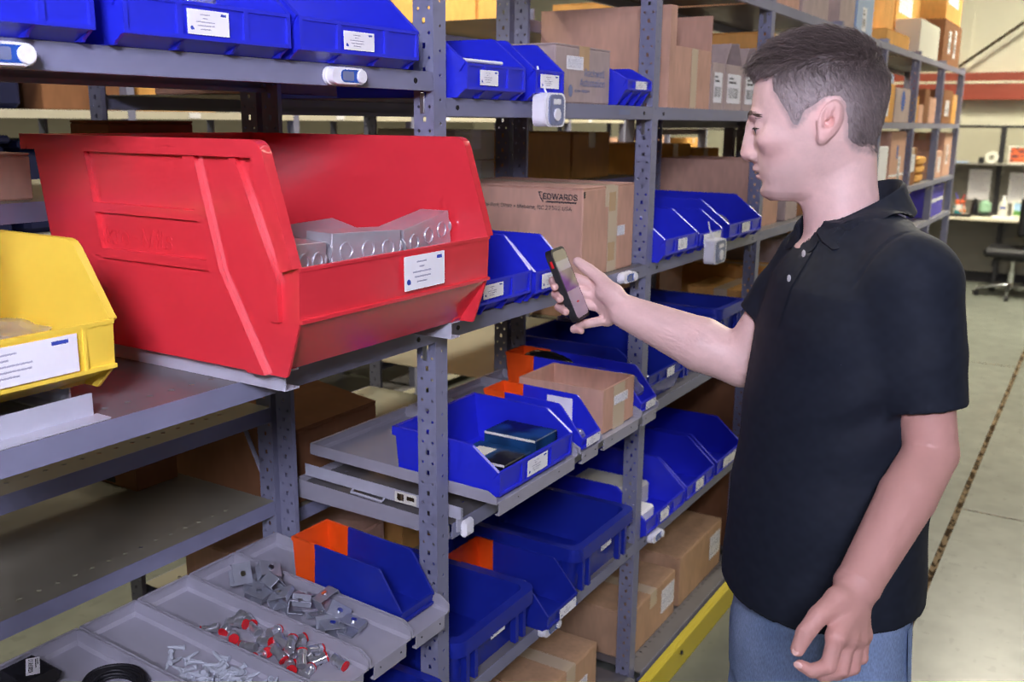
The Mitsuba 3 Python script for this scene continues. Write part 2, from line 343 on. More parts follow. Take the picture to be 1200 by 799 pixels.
# ---------------------------------------------------------------- labels, bins, totes, boxes
def CS(gs): return m3.CrossSection([np.array(shapely.geometry.polygon.orient(g).exterior.coords)[:-1] for g in gs])
def sticker(parent, o, xd, up, w, h, kind=0, name='label', text_=None):
    """paper label: lower left corner o; xd reading direction; up"""
    M = frame(o, xd, up)
    k = part(parent, name, tf(ext(sbox(0, 0, w, h), .0006), M), 'm_white', 'white paper label')
    M2 = M.copy(); M2[:3, 3] = M2[:3, 3] + M2[:3, 2]*.0006
    bars, d = [], .00015
    rr = random.Random(int(abs(o[1])*1e5)+kind)
    def bar(x, y, ww, hh): return tf(ext(sbox(x*w, y*h, (x+ww)*w, (y+hh)*h), d), M2)
    if kind == 0:       # bin label: centred lines, small picture at left, little mark at right
        for i, (a, b) in enumerate(((.30, .24), (.36, .12), (.20, .45), (.24, .40), (.30, .25))): bars.append(bar(a, .78-i*.145, b, .045))
        part(k, 'printing', cat(bars), 'm_ink_grey')
        part(k, 'picture', tf(ext(Point(.10*w, .25*h).buffer(.085*h).union(sbox(.10*w, .18*h, .15*w, .26*h)), d), M2), 'm_ink_blue')
        part(k, 'mark', bar(.80, .80, .13, .10), 'm_ink_blue')
    elif kind == 1:     # carton label: many lines
        y = .88
        while y > .08:
            x = .06
            while x < .9:
                ww = rr.uniform(.05, .2); bars.append(bar(x, y, min(ww, .94-x), .035)); x += ww+.04
            y -= rr.choice((.08, .10, .13))
        part(k, 'printing', cat(bars), 'm_ink_grey')
    elif kind == 2:     # plain with a bar block
        for i in range(14): bars.append(bar(.1+i*.055, .18, rr.choice((.015, .03)), .35))
        bars += [bar(.1, .68, .55, .07), bar(.1, .82, .35, .06)]
        part(k, 'printing', cat(bars), 'm_ink')
    return k
_bin_cache = {}
def bin_mesh(W, L, H, of, zl0, zl1, sl, t=.0035, rim=.009, e=.004, ribs=2, side_ribs=False, rad=.012, taper=0.):
    """hopper front bin; front lip plane x=0, back x=-L, width along y from 0 to W, base z=0"""
    b = .012 if taper == 0 else taper
    Po = Polygon([(-L+b, 0), (-of, 0), (0, zl0), (.003, zl1), (-sl, H), (-L, H)])
    Pr = Polygon([(-L+b, 0), (-of, 0), (0, zl0), (.003, zl1), (-sl, H), (-L, H)]).buffer(-rad, quad_segs=4).buffer(rad, quad_segs=4)
    Po = unary_union([Pr, Po.intersection(sbox(-L-1, -1, 1, zl1+.2*(H-zl1))), Po.intersection(sbox(-L-1, -1, -L+.05, 2))]).buffer(0)
    Pi = Polygon([(-L+b+t, t), (-of-t*.3, t), (-t, zl0+t*.6), (-t+.003, zl1-.0005), (.5, zl1-.0005), (.5, 2), (-L+t, 2), (-L+t, H-.01)])
    def solid(P, y0, y1):
        gs = [g for g in getattr(P, 'geoms', [P]) if g.area > 1e-8]
        m = CS(gs).extrude(y1-y0)
        return m.transform(np.array([[1, 0, 0, 0], [0, 0, 1, y0], [0, 1, 0, 0]], float))
    top = LineString(list(np.array([(-L, H), (-sl, H), (.003, zl1)])))
    band = top.buffer(rim*2, cap_style=2, join_style=1).intersection(Po)
    S = solid(Po, 0, W) + solid(band, -e, W+e)
    back = sbox(-L-e, H-2*rim, -L+.002, H); S = S + solid(back, -e, W+e)
    # raised frame on the lip and its ribs
    lip = [(0, W, zl0, zl0+.005), (0, W, zl1-.005, zl1)]
    if ribs:
        lip += [(W*.30-.004, W*.30+.004, zl0, zl1), (W*.70-.004, W*.70+.004, zl0, zl1), (0, .006, zl0, zl1), (W-.006, W, zl0, zl1)]
    for (a, c, z0, z1) in lip:
        S = S + m3.Manifold.cube([.006, c-a, z1-z0]).translate([-.001, a, z0])
    # gussets under the overhanging lip
    if of > .02:
        for yy in ((.0, W*.33, W*.66, W-.004) if ribs else (.0, W-.004)):
            g = Polygon([(-of-.001, 0), (0.0, zl0), (-of*.45, 0.003), (-of*.5, 0)])
            S = S + solid(g, yy, yy+.004)
    if side_ribs:
        Lm = L
        r1 = LineString([(-.03*Lm-.02, zl0-.02), (-sl-.01, H-.02)]).buffer(.012).intersection(Po)
        for s in (0, 1):
            y0, y1 = (-.0075, .001) if s == 0 else (W-.001, W+.0075)
            for P in (sbox(-.74*L, .645*H, -.32*L, .69*H), sbox(-.715*L, .43*H, -.29*L, .475*H), Polygon([(-.815*L, H), (-.755*L, H), (-.705*L, .44*H), (-.745*L, .44*H)]),
                      Polygon([(-.37*L, H), (-.33*L, H), (-.25*L, .44*H), (-.11*L, 0), (-.17*L, 0), (-.29*L, .44*H)]),
                      Polygon([(-.21*L, H*.98), (-.19*L, H*.98), (-.055*L, .42*H), (-.055*L, zl0), (-.085*L, zl0), (-.085*L, .43*H)])):
                S = S + solid(P.intersection(Po), y0, y1)
    S = S - solid(Pi, t, W-t)
    return man(S)
def storage_bin(label, x, y0, y1, z, H, L, m='m_blue', of=.03, zl0=.012, zl1=.056, sl=None, orange=0., lab=True, name='storage_bin', group=None, lab_rect=None, rotz=0, tilt=0, **kw):
    W = y1-y0; sl = .22*L if sl is None else sl
    ck = (round(W, 3), L, H, of, zl0, zl1, sl, tuple(kw.items()))
    if ck not in _bin_cache: _bin_cache[ck] = bin_mesh(W, L, H, of, zl0, zl1, sl, **kw)
    M = np.eye(4); M[:3, 3] = [x, y0, z]
    M = M @ trimesh.transformations.rotation_matrix(rotz, [0, 0, 1]) @ trimesh.transformations.rotation_matrix(tilt, [0, 1, 0])
    body = tf(_bin_cache[ck], M)
    k = thing(name, label, 'bin', group)
    if orange:
        mm = m3.Manifold(m3.Mesh(np.array(_bin_cache[ck].vertices, np.float32), np.array(_bin_cache[ck].faces, np.uint32)))
        a, b = mm.split_by_plane([1, 0, 0], -L*(1-orange))
        part(k, 'body', tf(man(a), M), m, smooth=30); part(k, 'end_section', tf(man(b), M), 'm_orange', 'bright orange rear end', smooth=30)
    else: part(k, 'body', body, m, smooth=30)
    if lab:
        a, b, c, d = lab_rect or (W*.32, W*.68, zl0+.009, zl1-.006)
        o = (M @ np.array([.0062 if kw.get('ribs', 2) == 0 else .0045, a, c, 1]))[:3]
        sticker(k, o + .0003*M[:3, 0], M[:3, 1], M[:3, 2], b-a, d-c)
    return k
def tote(label, x, y0, y1, z, H, L, m='m_blue_shade', lab=True, open_=True):
    W = y1-y0; k = thing('tote', label, 'tote')
    def rr(w, l, r): return CS([sbox(-l/2+r, -w/2+r, l/2-r, w/2-r).buffer(r, quad_segs=5)])
    sc = .90
    Wt, Lt = W-.03, L-.03
    out = rr(Wt*sc, Lt*sc, .025).extrude(H, 0, 0, (1/sc, 1/sc)); inn = rr(Wt*sc-.008, Lt*sc-.008, .022).extrude(H+.01, 0, 0, (1/sc, 1/sc)).translate([0, 0, .004])
    S = out + (rr(W, L, .03).extrude(.010).translate([0, 0, H-.010])) + (rr(W, L, .03)-rr(W-.006, L-.006, .028)).extrude(.034).translate([0, 0, H-.034])
    for sx in (-1, 1):                      # vertical ribs on all four walls
        for q in (-.36, -.26, .26, .36):
            S = S + m3.Manifold.cube([.014, .012, H-.02], True).translate([sx*(L*.475-.004), q*W, H/2])
            S = S + m3.Manifold.cube([.012, .014, H-.02], True).translate([q*L, sx*(W*.475-.004), H/2])
    S = S - inn
    M = np.eye(4); M[:3, 3] = [x-L/2, (y0+y1)/2, z]
    part(k, 'body', tf(man(S), M), m, smooth=30)
    if lab: sticker(k, [x-.006, (y0+y1)/2-.03, z+H*.60], [0, 1, 0], [0.03, 0, 1], .055, .026)
    return k
def carton(label, x0, x1, y0, y1, z0, z1, m='m_card', tape='m_tape', open_=False, stick=None, rotz=0., flaps=None, name='carton', group=None, tape_on=True, cut=None):
    """corrugated box. open_: no lid; flaps: dict side -> angle (deg, 0 = closed flat, 90 = upright)"""
    k = thing(name, label, 'box', group)
    c = np.array([(x0+x1)/2, (y0+y1)/2, 0]); R = trimesh.transformations.rotation_matrix(rotz, [0, 0, 1], c)
    t = .004
    if not open_:
        body = rbox(x0, x1, y0, y1, z0, z1-.004, .003)
        part(k, 'body', tf(body, R), m)
        ym = (y0+y1)/2; xm = (x0+x1)/2
        if (x1-x0) > (y1-y0):
            fl = [rbox(x0, x1, y0, ym-.001, z1-.004, z1, .0015), rbox(x0, x1, ym+.001, y1, z1-.004, z1, .0015)]
            tp = [bx(x0-.0006, x1+.0006, ym-.024, ym+.024, z1, z1+.0005), bx(x1, x1+.0006, ym-.024, ym+.024, z1-.05, z1+.0005)]
        else:
            fl = [rbox(x0, xm-.001, y0, y1, z1-.004, z1, .0015), rbox(xm+.001, x1, y0, y1, z1-.004, z1, .0015)]
            tp = [bx(xm-.024, xm+.024, y0-.0006, y1+.0006, z1, z1+.0005), bx(xm-.024, xm+.024, y0-.0006, y0, z1-.05, z1+.0005)]
        for f in fl: part(k, 'flap', tf(f, R), m)
        if tape_on: part(k, 'tape', tf(cat(tp), R), tape, 'glossy packing tape')
    else:
        zc = z1 if cut is None else cut
        w = [bx(x0, x1, y0, y1, z0, z0+t), bx(x0, x0+t, y0, y1, z0, z1), bx(x1-t, x1, y0, y1, z0, zc), bx(x0, x1, y0, y0+t, z0, z1), bx(x0, x1, y1-t, y1, z0, z1)]
        part(k, 'body', tf(cat(w), R), m)
        for side, ang in (flaps or {}).items():
            a = math.radians(ang)
            if side in 'fb':
                hx = x1-t/2 if side == 'f' else x0+t/2; s = 1 if side == 'f' else -1; l = min(.5*(x1-x0), .12)
                f = bx(0, l, y0+.003, y1-.003, -t/2, t/2); f = rot(f, -a, [0, 1, 0], [0, 0, 0]); 
                if s < 0: f = tf(f, np.diag([-1., 1, 1, 1])); f.invert()
                f.apply_translation([hx, 0, z1])
            else:
                hy = y0+t/2 if side == 'l' else y1-t/2; s = -1 if side == 'l' else 1; l = min(.5*(y1-y0), .12)
                f = bx(x0+.003, x1-.003, 0, l, -t/2, t/2); f = rot(f, a, [1, 0, 0], [0, 0, 0])
                if s < 0: f = tf(f, np.diag([1., -1, 1, 1])); f.invert()
                f.apply_translation([0, hy, z1])
            part(k, 'flap', tf(f, R), m)
    if stick:
        for (face, u, v, w, h, kd) in stick:
            if face == 'x': o, xd = [x1+.0004, y0+u, z0+v], [0, 1, 0]
            else: o, xd = [x0+u, y0-.0004, z0+v], [1, 0, 0]
            o = (R @ np.array(o+[1.]))[:3]; xd = R[:3, :3] @ np.array(xd, float)
            n = np.cross(xd, [0, 0, 1.])
            sticker(k, o + n*.0004, xd, [0, 0, 1], w, h, kd)
    return k
def device_oval(label, y, z, x=.0, group='oval pick modules on the shelf lips'):
    """pill shaped pick to light module on a shelf lip"""
    k = thing('pick_module', label, 'pick light', group=None)
    def pill(w, h, d, off, m, nm, lb=None, yc=0.):
        P = LineString([(-w/2+h/2, 0), (w/2-h/2, 0)]).buffer(h/2, quad_segs=8)
        return part(k, nm, tf(ext(P, d), frame([x+off, y+yc, z], [0, 1, 0], [0, 0, 1])), m, lb)
    pill(.078, .026, .006, .0005, 'm_white', 'base'); pill(.074, .023, .012, .0065, 'm_white', 'housing')
    pill(.050, .018, .001, .0185, 'm_panel_blue', 'face_panel', 'blue face panel', yc=.006)
    part(k, 'display', tf(ext(rrect(.024, .013, .002), .0006), frame([x+.0195, y-.016, z-.0065], [0, 1, 0], [0, 0, 1])), 'm_panel_grey', 'small grey display')
    part(k, 'button', tf(trimesh.creation.cylinder(.0095, .004, sections=24), frame([x+.0215, y+.024, z], [0, 1, 0], [0, 0, 1])), 'm_white', 'round white button')
    return k
def device_scanner(label, y, z0, z1, x, w=.072):
    k = thing('pick_scanner', label, 'pick light')
    h = z1-z0
    P = rrect(w, h, .016, 6); Q = rrect(w*.72, h*.9, .014, 6)
    part(k, 'housing', tf(ext(P, .030), frame([x-.03, y-w/2, z0], [0, 1, 0], [0, 0, 1])), 'm_white', smooth=30)
    part(k, 'face_panel', tf(ext(Q, .003), frame([x, y-w*.36, z0+h*.05], [0, 1, 0], [0, 0, 1])), 'm_panel_grey', 'blue grey front panel', smooth=30)
    part(k, 'display', tf(ext(rrect(w*.36, h*.16, .002), .001), frame([x+.003, y-w*.18, z0+h*.66], [0, 1, 0], [0, 0, 1])), 'm_white', 'small white display')
    part(k, 'button', tf(trimesh.creation.cylinder(w*.15, .003, sections=24), frame([x+.0045, y, z0+h*.36], [0, 1, 0], [0, 0, 1])), 'm_white', 'round white button')
    part(k, 'cable', tube([(x-.015, y-.012, z1), (x-.03, y-.014, z1+.03), (x-.034, y-.015, z1+.05)], .002, 6), 'm_white')
    return k
# ================================================================ things on the nearest bay
def tray(label, x0, x1, y0, y1, zb, slope, wall=.028, name='flow_tray', fascia=.026, notch=True):
    """shallow sheet metal tray, open at the aisle end, sloping down to the front; zb = floor height at the back"""
    k = thing(name, label, 'tray')
    L, W, t = x1-x0, y1-y0, .0016
    M = np.eye(4); M[:3, 3] = [x0, y0, zb]; M = M @ trimesh.transformations.rotation_matrix(math.atan(slope), [0, 1, 0])
    side = Polygon([(0, 0), (L, 0), (L, wall*.55), (L-.02, wall), (0, wall)])
    ms = [bx(0, L, 0, W, -t, 0), bx(0, t, 0, W, 0, wall), bx(0, .006, 0, W, wall-t, wall)]
    for yy in (0, W-t): ms.append(tf(ext(side, t), frame([0, yy+t, 0], [1, 0, 0], [0, 0, 1])))
    # soft inner fillets where walls meet the floor
    ms.append(tf(ext(Polygon([(0, 0), (.006, 0), (0, .006)]), W), frame([t, W, 0], [1, 0, 0], [0, 0, 1])))
    for yy, s in ((t, 1), (W-t, -1)):
        P = Polygon([(0, 0), (s*.005, 0), (0, .005)]); ms.append(tf(ext(P, L), frame([0, yy, 0], [0, 1, 0], [0, 0, 1])))
    part(k, 'pan', tf(cat(ms), M), 'm_tray')
    f = [bx(L-.003, L-.001, .012, W-.012, -fascia-.004, -t), bx(L-.010, L-.001, .012, W-.012, -fascia-.004, -fascia-.002)]
    part(k, 'front_fascia', tf(cat(f), M), 'm_tray')
    for q in (.25, .75): part(k, 'rivet', tf(tf(trimesh.creation.cylinder(.0016, .0012, sections=8), frame([L-.0006, W*q, -fascia*.5], [0, 1, 0], [0, 0, 1])), M), 'm_black')
    return k, M

# --- shelf above: three wide blue bins
UP = 1.8075
ub = dict(H=.125, L=.30, sl=.075)
storage_bin('wide blue bin on the top left shelf, cut off by the left edge', .03, .480, .686, UP, lab_rect=(.02, .075, .018, .045), **ub)
u1 = storage_bin('wide blue bin with a plastic bag, middle of three on the top left shelf', .03, .722, .981, UP, lab_rect=(.088, .152, .018, .047), **ub)
storage_bin('wide blue bin on the top left shelf against the near perforated post', .03, .998, 1.262, UP, lab_rect=(.088, .155, .018, .044), **ub)
def bag(label, x0, x1, y0, y1, z0, z1, seed, name='plastic_bag'):
    """crumpled clear plastic bag"""
    m = trimesh.creation.icosphere(3, 1.); v = m.vertices.copy()
    n = meshkit.fbm(v*2.2+seed, 3)-.5
    v = np.sign(v)*np.abs(v)**.75*(1+.55*n)[:, None]; v /= np.abs(v).max(0)
    v = v*np.array([(x1-x0)/2, (y1-y0)/2, (z1-z0)/2]) + np.array([(x0+x1)/2, (y0+y1)/2, (z0+z1)/2])
    return single(name, trimesh.Trimesh(v, m.faces, process=False), 'm_bag', label, 'bag')
scene['m_bag'] = {'type': 'blendbsdf', 'weight': .78, 'a': {'type': 'twosided', 'bsdf': {'type': 'roughplastic', 'diffuse_reflectance': rgb(lin(200, 200, 204)), 'alpha': .12}},
                  'b': {'type': 'thindielectric', 'int_ior': 1.35}}
bag('crumpled clear plastic bag in the middle blue bin of the top left shelf', -.14, .005, .80, .92, UP+.012, UP+.085, 3)
bag('crumpled clear plastic bag in the blue bin beside the near post, top left shelf', -.16, -.01, 1.03, 1.10, UP+.012, UP+.068, 9)
device_oval('white oval module on the top left shelf lip, beside the near perforated post', 1.115, 1.790, .0005)
device_oval('white oval module on the top left shelf lip, cut off by the left edge', .588, 1.790, .0005)

# --- red bin on rails
RX, RY0, RY1, RZ = .14, .868, 1.302, 1.4005
red = thing('hopper_bin', 'large glossy red hopper bin full of metal boxes on the nearest shelf', 'bin')
rm = bin_mesh(RY1-RY0, .532, .302, .055, .074, .146, .045, t=.005, rim=.011, e=.012, ribs=0, side_ribs=True, rad=.02, taper=.05)
RM = np.eye(4); RM[:3, 3] = [RX, RY0, RZ]
part(red, 'body', tf(rm, RM), 'm_red', smooth=30)
# embossed maker's lettering low on the outer side
part(red, 'embossed_lettering', tf(text('Akro-Mils', .026, .0012), frame([RX-.40, RY0-.0002, RZ+.150], [1, 0, 0], [0, 0, 1])), 'm_red')
for s, y in ((0, RY0+.0), (1, RY1-.03)):
    part(red, 'foot', rbox(RX-.075, RX-.048, y, y+.03, RZ-.0005, RZ+.022, .006), 'm_red')
sticker(red, [RX+.0075, RY0+.205, RZ+.087], [0, 1, 0], [0, 0, 1], .098, .050)
for y, nm in ((RY0+.022, 'left'), (RY1-.03, 'right')):
    r_ = thing('bin_rail', f'pale grey steel channel rail under the {nm} edge of the red bin', 'rail')
    part(r_, 'channel', cat([bx(-.42, .088, y, y+.0018, 1.3725, 1.4003), bx(-.42, .088, y, y+.026, 1.3725, 1.3745), bx(-.42, .088, y, y+.026, 1.3985, 1.4003)]), 'm_rail')
mat('m_galv', steel_tex(lin(205, 208, 216)), .30, metal=.6)
def outlet_box(label, c, size, rotM, group=None):
    k = thing('outlet_box', label, 'metal box', group)
    w, d, h = size
    ms = [bx(-w/2, w/2, -d/2, d/2, h/2-.0016, h/2)]
    for s in (-1, 1):
        ms += [rbox(-w/2, w/2, s*d/2-.0008, s*d/2+.0008, -h/2, h/2, .0004), rbox(s*w/2-.0008, s*w/2+.0008, -d/2, d/2, -h/2, h/2, .0004)]
    M = np.eye(4); M[:3, :3] = rotM; M[:3, 3] = c
    part(k, 'shell', tf(cat(ms), M), 'm_galv')
    for s in (-1, 1):
        for q in (-.3, .02, .32):
            ring = trimesh.creation.annulus(.0100, .0130, .0032, sections=24)
            part(k, 'knockout', tf(tf(ring, frame([s*(w/2+.0009), q*d, 0], [0, 1, 0], [0, 0, 1])), M), 'm_galv')
            part(k, 'knockout', tf(tf(ring, frame([q*w, s*(d/2+.0009), 0], [1, 0, 0], [0, 0, 1])), M), 'm_galv')
    for s in (-1, 1): part(k, 'ear', tf(bx(s*w/2-.008*s, s*w/2+.004*s, -.006, .006, -h/2-.0004, -h/2+.0012), M), 'm_galv')
def Rz(a, b=0, c=0): return trimesh.transformations.euler_matrix(math.radians(c), math.radians(b), math.radians(a), 'sxyz')[:3, :3]
sq = (.102, .102, .046)
outlet_box('galvanised metal box tipped up at the right end of the red bin', [.052, 1.222, 1.549], (.052, .128, .052), Rz(3, 0, 9))
outlet_box('galvanised metal box with a bright corner in the middle of the red bin', [.048, 1.082, 1.543], (.056, .132, .052), Rz(-8, 0, -2))
outlet_box('scratched galvanised metal box at the left end of the red bin', [.048, .937, 1.540], (.060, .112, .052), Rz(10, 3, -3))
outlet_box('galvanised metal box lying behind the left box in the red bin', [-.048, .955, 1.548], (.09, .10, .046), Rz(25, -8, 3))
outlet_box('galvanised metal box lying behind the middle box in the red bin', [-.055, 1.115, 1.540], (.09, .10, .046), Rz(-20, 6, 5))
for (x, y, a) in ((-.2, .95, 10), (-.2, 1.1, 40), (-.2, 1.22, -15), (.0, .98, 5), (.0, 1.12, 20), (-.02, 1.23, -12)):
    outlet_box('galvanised metal box low in the pile inside the red bin', [x, y, 1.450], (.10, .10, .046), Rz(a), 'buried outlet boxes')
# --- yellow bin, its stop rail
storage_bin('yellow hopper bin at the left edge on the nearest shelf', -.018, .478, .712, 1.4005, .182, .36, m='m_yellow', of=.066, zl0=.030, zl1=.090, sl=.060, ribs=0, t=.004, rim=.009, e=.006, rad=.02, lab=True, lab_rect=(.020, .182, .037, .082), taper=.03)
yb = 'storage_bin_003'
part(yb, 'rib', bx(-.0165, -.0135, .670, .674, 1.4325, 1.4885), 'm_yellow')
part(yb, 'foot', rbox(-.098, -.072, .672, .712, 1.4003, 1.412, .005), 'm_yellow')
r_ = thing('bin_rail', 'pale grey steel channel rail under the yellow bin', 'rail')
part(r_, 'channel', cat([bx(-.42, -.083, .69, .692, 1.3725, 1.400), bx(-.42, -.083, .666, .692, 1.3725, 1.3745), bx(-.42, -.083, .666, .692, 1.398, 1.400)]), 'm_rail')
r_ = thing('stop_rail', 'pale grey angle stop on the shelf edge in front of the yellow bin', 'rail')
part(r_, 'angle', cat([bx(-.030, -.028, .476, .684, 1.3725, 1.402), bx(-.030, -.003, .476, .69, 1.3725, 1.3745)]), 'm_rail')
bag('clear parts bag showing over the label of the yellow bin', -.20, -.030, .490, .685, 1.41, 1.503, 5)

# --- the tilted trays
TZ = .8575; SL = .052
trays = []
for i, (nm) in enumerate(('grey flow tray holding black cable coils, leftmost of the tilted trays', 'grey flow tray with loose clear plastic screws', 'grey flow tray holding chrome couplings with red ends', 'grey flow tray holding zinc spring clips', 'grey flow tray under the narrow blue and orange bin, by the post')):
    y1 = 1.332-.1155*(4-i)
    x1 = .040; y0 = y1-.1125 if i else .700
    trays.append((tray(nm, -.405, x1, y0, y1-.0015, TZ, SL)[1], y0))
def on_tray(i, u, v, h=0.): 
    """point on tray i: u along depth from the back (m), v across (m), h above floor"""
    return (trays[i][0] @ np.array([u-.02, v, h, 1.]))[:3]
tang = math.atan(SL)
# blue and orange bin standing in the last tray
storage_bin('narrow blue bin with orange rear end in the tray beside the near post', .004, 1.2270, 1.3230, .8392, .100, .262, m='m_blue_shade', of=.012, zl0=.006, zl1=.030, sl=.05, orange=.22, lab=False, ribs=0, tilt=tang, t=.003, rim=.004, e=.0015)
mat('m_clip', steel_tex(lin(150, 154, 166)), .36, metal=.35)
def spring_clip(i, u, v, h, az, tip, roll=0):
    k = thing('spring_clip', 'folded zinc spring clip with one screw in the tray of clips', 'clip', 'loose zinc spring clips in the fourth tray')
    w, l = .036, .040
    ms = [rbox(-l/2, l/2, -w/2, w/2, 0, .0016, .0004), rbox(-l/2, -l/2+.0016, -w/2, w/2, -.021, 0.001, .0004), rbox(-l/2, l*.25, -w/2, w/2, -.0215, -.0199, .0004), rbox(l/2-.0016, l/2, -w/2, w/2, -.009, .001, .0004)]
    M = np.eye(4); M[:3, 3] = on_tray(i, u, v, h); M[:3, :3] = Rz(az, tip, roll)
    part(k, 'plate', tf(cat(ms), M), 'm_clip'); part(k, 'screw', tf(tf(trimesh.creation.cylinder(.0052, .004, sections=12), frame([0, 0, .0030], [1, 0, 0], [0, 1, 0])), M), 'm_chrome')
for a in ((.155, .078, .050, 60, 18, 25), (.120, .040, .044, 150, -62, 10), (.190, .066, .040, 80, 55, 6), (.215, .042, .034, 20, -20, 10), (.250, .074, .030, 110, 25, 0), (.258, .050, .030, 40, 10, -22),
          (.292, .078, .042, 75, -20, -10), (.312, .044, .026, 160, 14, 8), (.335, .068, .028, 30, 30, 15), (.375, .060, .026, 15, 12, -6), (.350, .034, .024, 60, 8, 4), (.17, .034, .025, 10, 10, 0), (.14, .060, .026, 5, 5, 5), (.23, .06, .022, 70, 0, 0)):
    spring_clip(3, *a)
mat('m_brassy', lin(206, 210, 218), .16, metal=.8)
def coupling(i, u, v, h, az, tip):
    k = thing('coupling', 'small chrome coupling with a red end in the tray of couplings', 'coupling', 'chrome couplings with red ends in the third tray')
    M = np.eye(4); M[:3, 3] = on_tray(i, u, v, h); M[:3, :3] = Rz(az, tip, 0) @ np.array([[0, 0, 1], [0, 1, 0], [-1, 0, 0.]])
    part(k, 'barrel', tf(lathe([(0, -.0145), (.0078, -.0145), (.0088, -.0135), (.0088, -.005), (.0074, -.004), (.0074, .004), (.0088, .005), (.0088, .0135), (0, .0135)], 16), M), 'm_brassy', smooth=40)
    part(k, 'ring', tf(lathe([(0, .0130), (.0090, .0130), (.0090, .0158), (0, .0158)], 16), M), 'm_redpart', 'red end')
    part(k, 'screw', tf(tf(trimesh.creation.cylinder(.0024, .0026, sections=8), frame([.0082, 0, 0], [0, 1, 0], [0, 0, 1])), M), 'm_black')
rc = random.Random(5)
cp = [(0.175, 0.03, 0.009), (0.193, 0.052, 0.009), (0.185, 0.082, 0.009), (0.213, 0.06, 0.02), (0.207, 0.09, 0.009), (0.225, 0.036, 0.009), (0.235, 0.074, 0.009), (0.268, 0.03, 0.009), (0.28, 0.058, 0.009), (0.268, 0.09, 0.009), (0.303, 0.024, 0.009), (0.306, 0.048, 0.009), (0.303, 0.074, 0.009), (0.318, 0.06, 0.024), (0.323, 0.092, 0.009), (0.336, 0.034, 0.02), (0.338, 0.056, 0.009), (0.336, 0.076, 0.018), (0.363, 0.09, 0.009), (0.368, 0.06, 0.009), (0.366, 0.03, 0.009), (0.378, 0.044, 0.022), (0.39, 0.072, 0.009), (0.398, 0.036, 0.009), (0.423, 0.084, 0.012), (0.348, 0.05, 0.034)]
for (u, v, h) in cp: coupling(2, u, v, h, rc.uniform(0, 360), rc.uniform(-18, 18) if h < .01 else rc.uniform(-40, 40))
# loose clear screws and anchors
for j in range(110):
    u, v = min(.44, max(.17, rc.gauss(.33, .07))), min(.100, max(.014, rc.gauss(.058, .024)))
    k = thing('plastic_anchor', 'small clear plastic screw anchor loose in the second tray', 'screw anchor', 'clear plastic screw anchors in the second tray')
    M = np.eye(4); M[:3, 3] = on_tray(1, u, v, .0055 + .012*max(0, rc.gauss(.2, .5))*(1-abs(u-.38)/.2)); M[:3, :3] = Rz(rc.uniform(0, 360), 90+rc.uniform(-22, 22), 0)
    part(k, 'shank', tf(lathe([(0, -.015), (.0014, -.015), (.0030, -.005), (.0033, .010), (.0050, .0106), (.0050, .0130), (0, .0130)], 8), M), 'm_screwplastic', smooth=40)
    if j % 5 == 0: part(k, 'tip', tf(trimesh.creation.cone(.0014, .008, sections=6), M @ frame([0, 0, -.010], [1, 0, 0], [0, -1, 0])), 'm_ink')
# black cable coils with a paper tag
def coil(label, i, u, v, R, n, seed, h):
    k = thing('cable_coil', label, 'cable')
    r0 = random.Random(seed)
    for j in range(n):
        rr = R*(1-.10*(j % 4)) ; z = h + .006*(j//4)
        P = [on_tray(i, u+rr*1.15*math.cos(a)+.002*math.sin(3*a+j), v+rr*math.sin(a), z+.0015*math.sin(2*a+j*1.3)) for a in np.linspace(0, 2*np.pi, 40, endpoint=False)]
        part(k, 'turn', tube(P, .0030, 6, closed=True), 'm_black', smooth=True)
    return k
coil('coil of black cable lying at the front of the leftmost tray', 0, .196, .112, .044, 12, 1, .0115)
k = thing('cable_spool', 'black boxed cable coil with a white tag in the bottom left corner', 'cable')
Ms = trays[0][0]
part(k, 'case', tf(rbox(.012, .095, .010, .085, .008, .034, .012), Ms), 'm_black')
sticker(k, (Ms @ np.array([.028, .060, .0345, 1]))[:3], Ms[:3, 0]*.8-Ms[:3, 1]*.5, Ms[:3, 1], .048, .020, 2)
tote('shade toned blue tote under the tilted trays, left of the near post', .03, 1.02, 1.342, .5225, .155, .44, lab=False)

# ================================================================ second bay
B1Z = 1.7665
kw = dict(of=.03, zl0=.014, zl1=.058)
storage_bin('blue bin half hidden by the near post on the second bay top shelf', .03, 1.397, 1.590, B1Z, .112, .30, **kw, lab_rect=(.04, .098, .022, .048))
storage_bin('small blue bin between the wide blue bin and the carton, second bay top shelf', .03, 1.628, 1.740, B1Z, .112, .28, **kw, lab_rect=(.018, .090, .024, .050))
single('bin_insert', rbox(.0, .024, 1.40, 1.53, B1Z+.060, B1Z+.066, .002), 'm_white', 'white plastic strip lying on the lip of the bin behind the near post', 'strip')
ck = carton('brown carton printed Rockwell Automation on the second bay top shelf', -.30, -.02, 1.800, 2.058, B1Z, 1.887, 'm_card_grey', stick=[('x', .048, .070, .075, .028, 1)])
xf = -.0193
part(ck, 'printing', cat([tf(text('Rockwell', .0165), frame([xf, 1.930, B1Z+.058], [0, 1, 0], [0, 0, 1])), tf(text('Automation', .0165), frame([xf, 1.910, B1Z+.037], [0, 1, 0], [0, 0, 1])), tf(text('ALLEN · BRADLEY', .006), frame([xf, 1.887, B1Z+.024], [0, 1, 0], [0, 0, 1])),
     tf(ext(Point(0, 0).buffer(1, quad_segs=8), .0004), frame([xf, 1.868, B1Z+.026], [0, 1, 0], [0, 0, 1]) @ np.diag([.009, .013, 1, 1]))]), 'm_panel_grey', 'grey blue carton printing')
storage_bin('small blue bin right of the Rockwell Automation carton, by the second post', .016, 2.068, 2.205, B1Z, .088, .24, of=.045, zl0=.034, zl1=.058, lab_rect=(.045, .105, .037, .055), rad=.016)
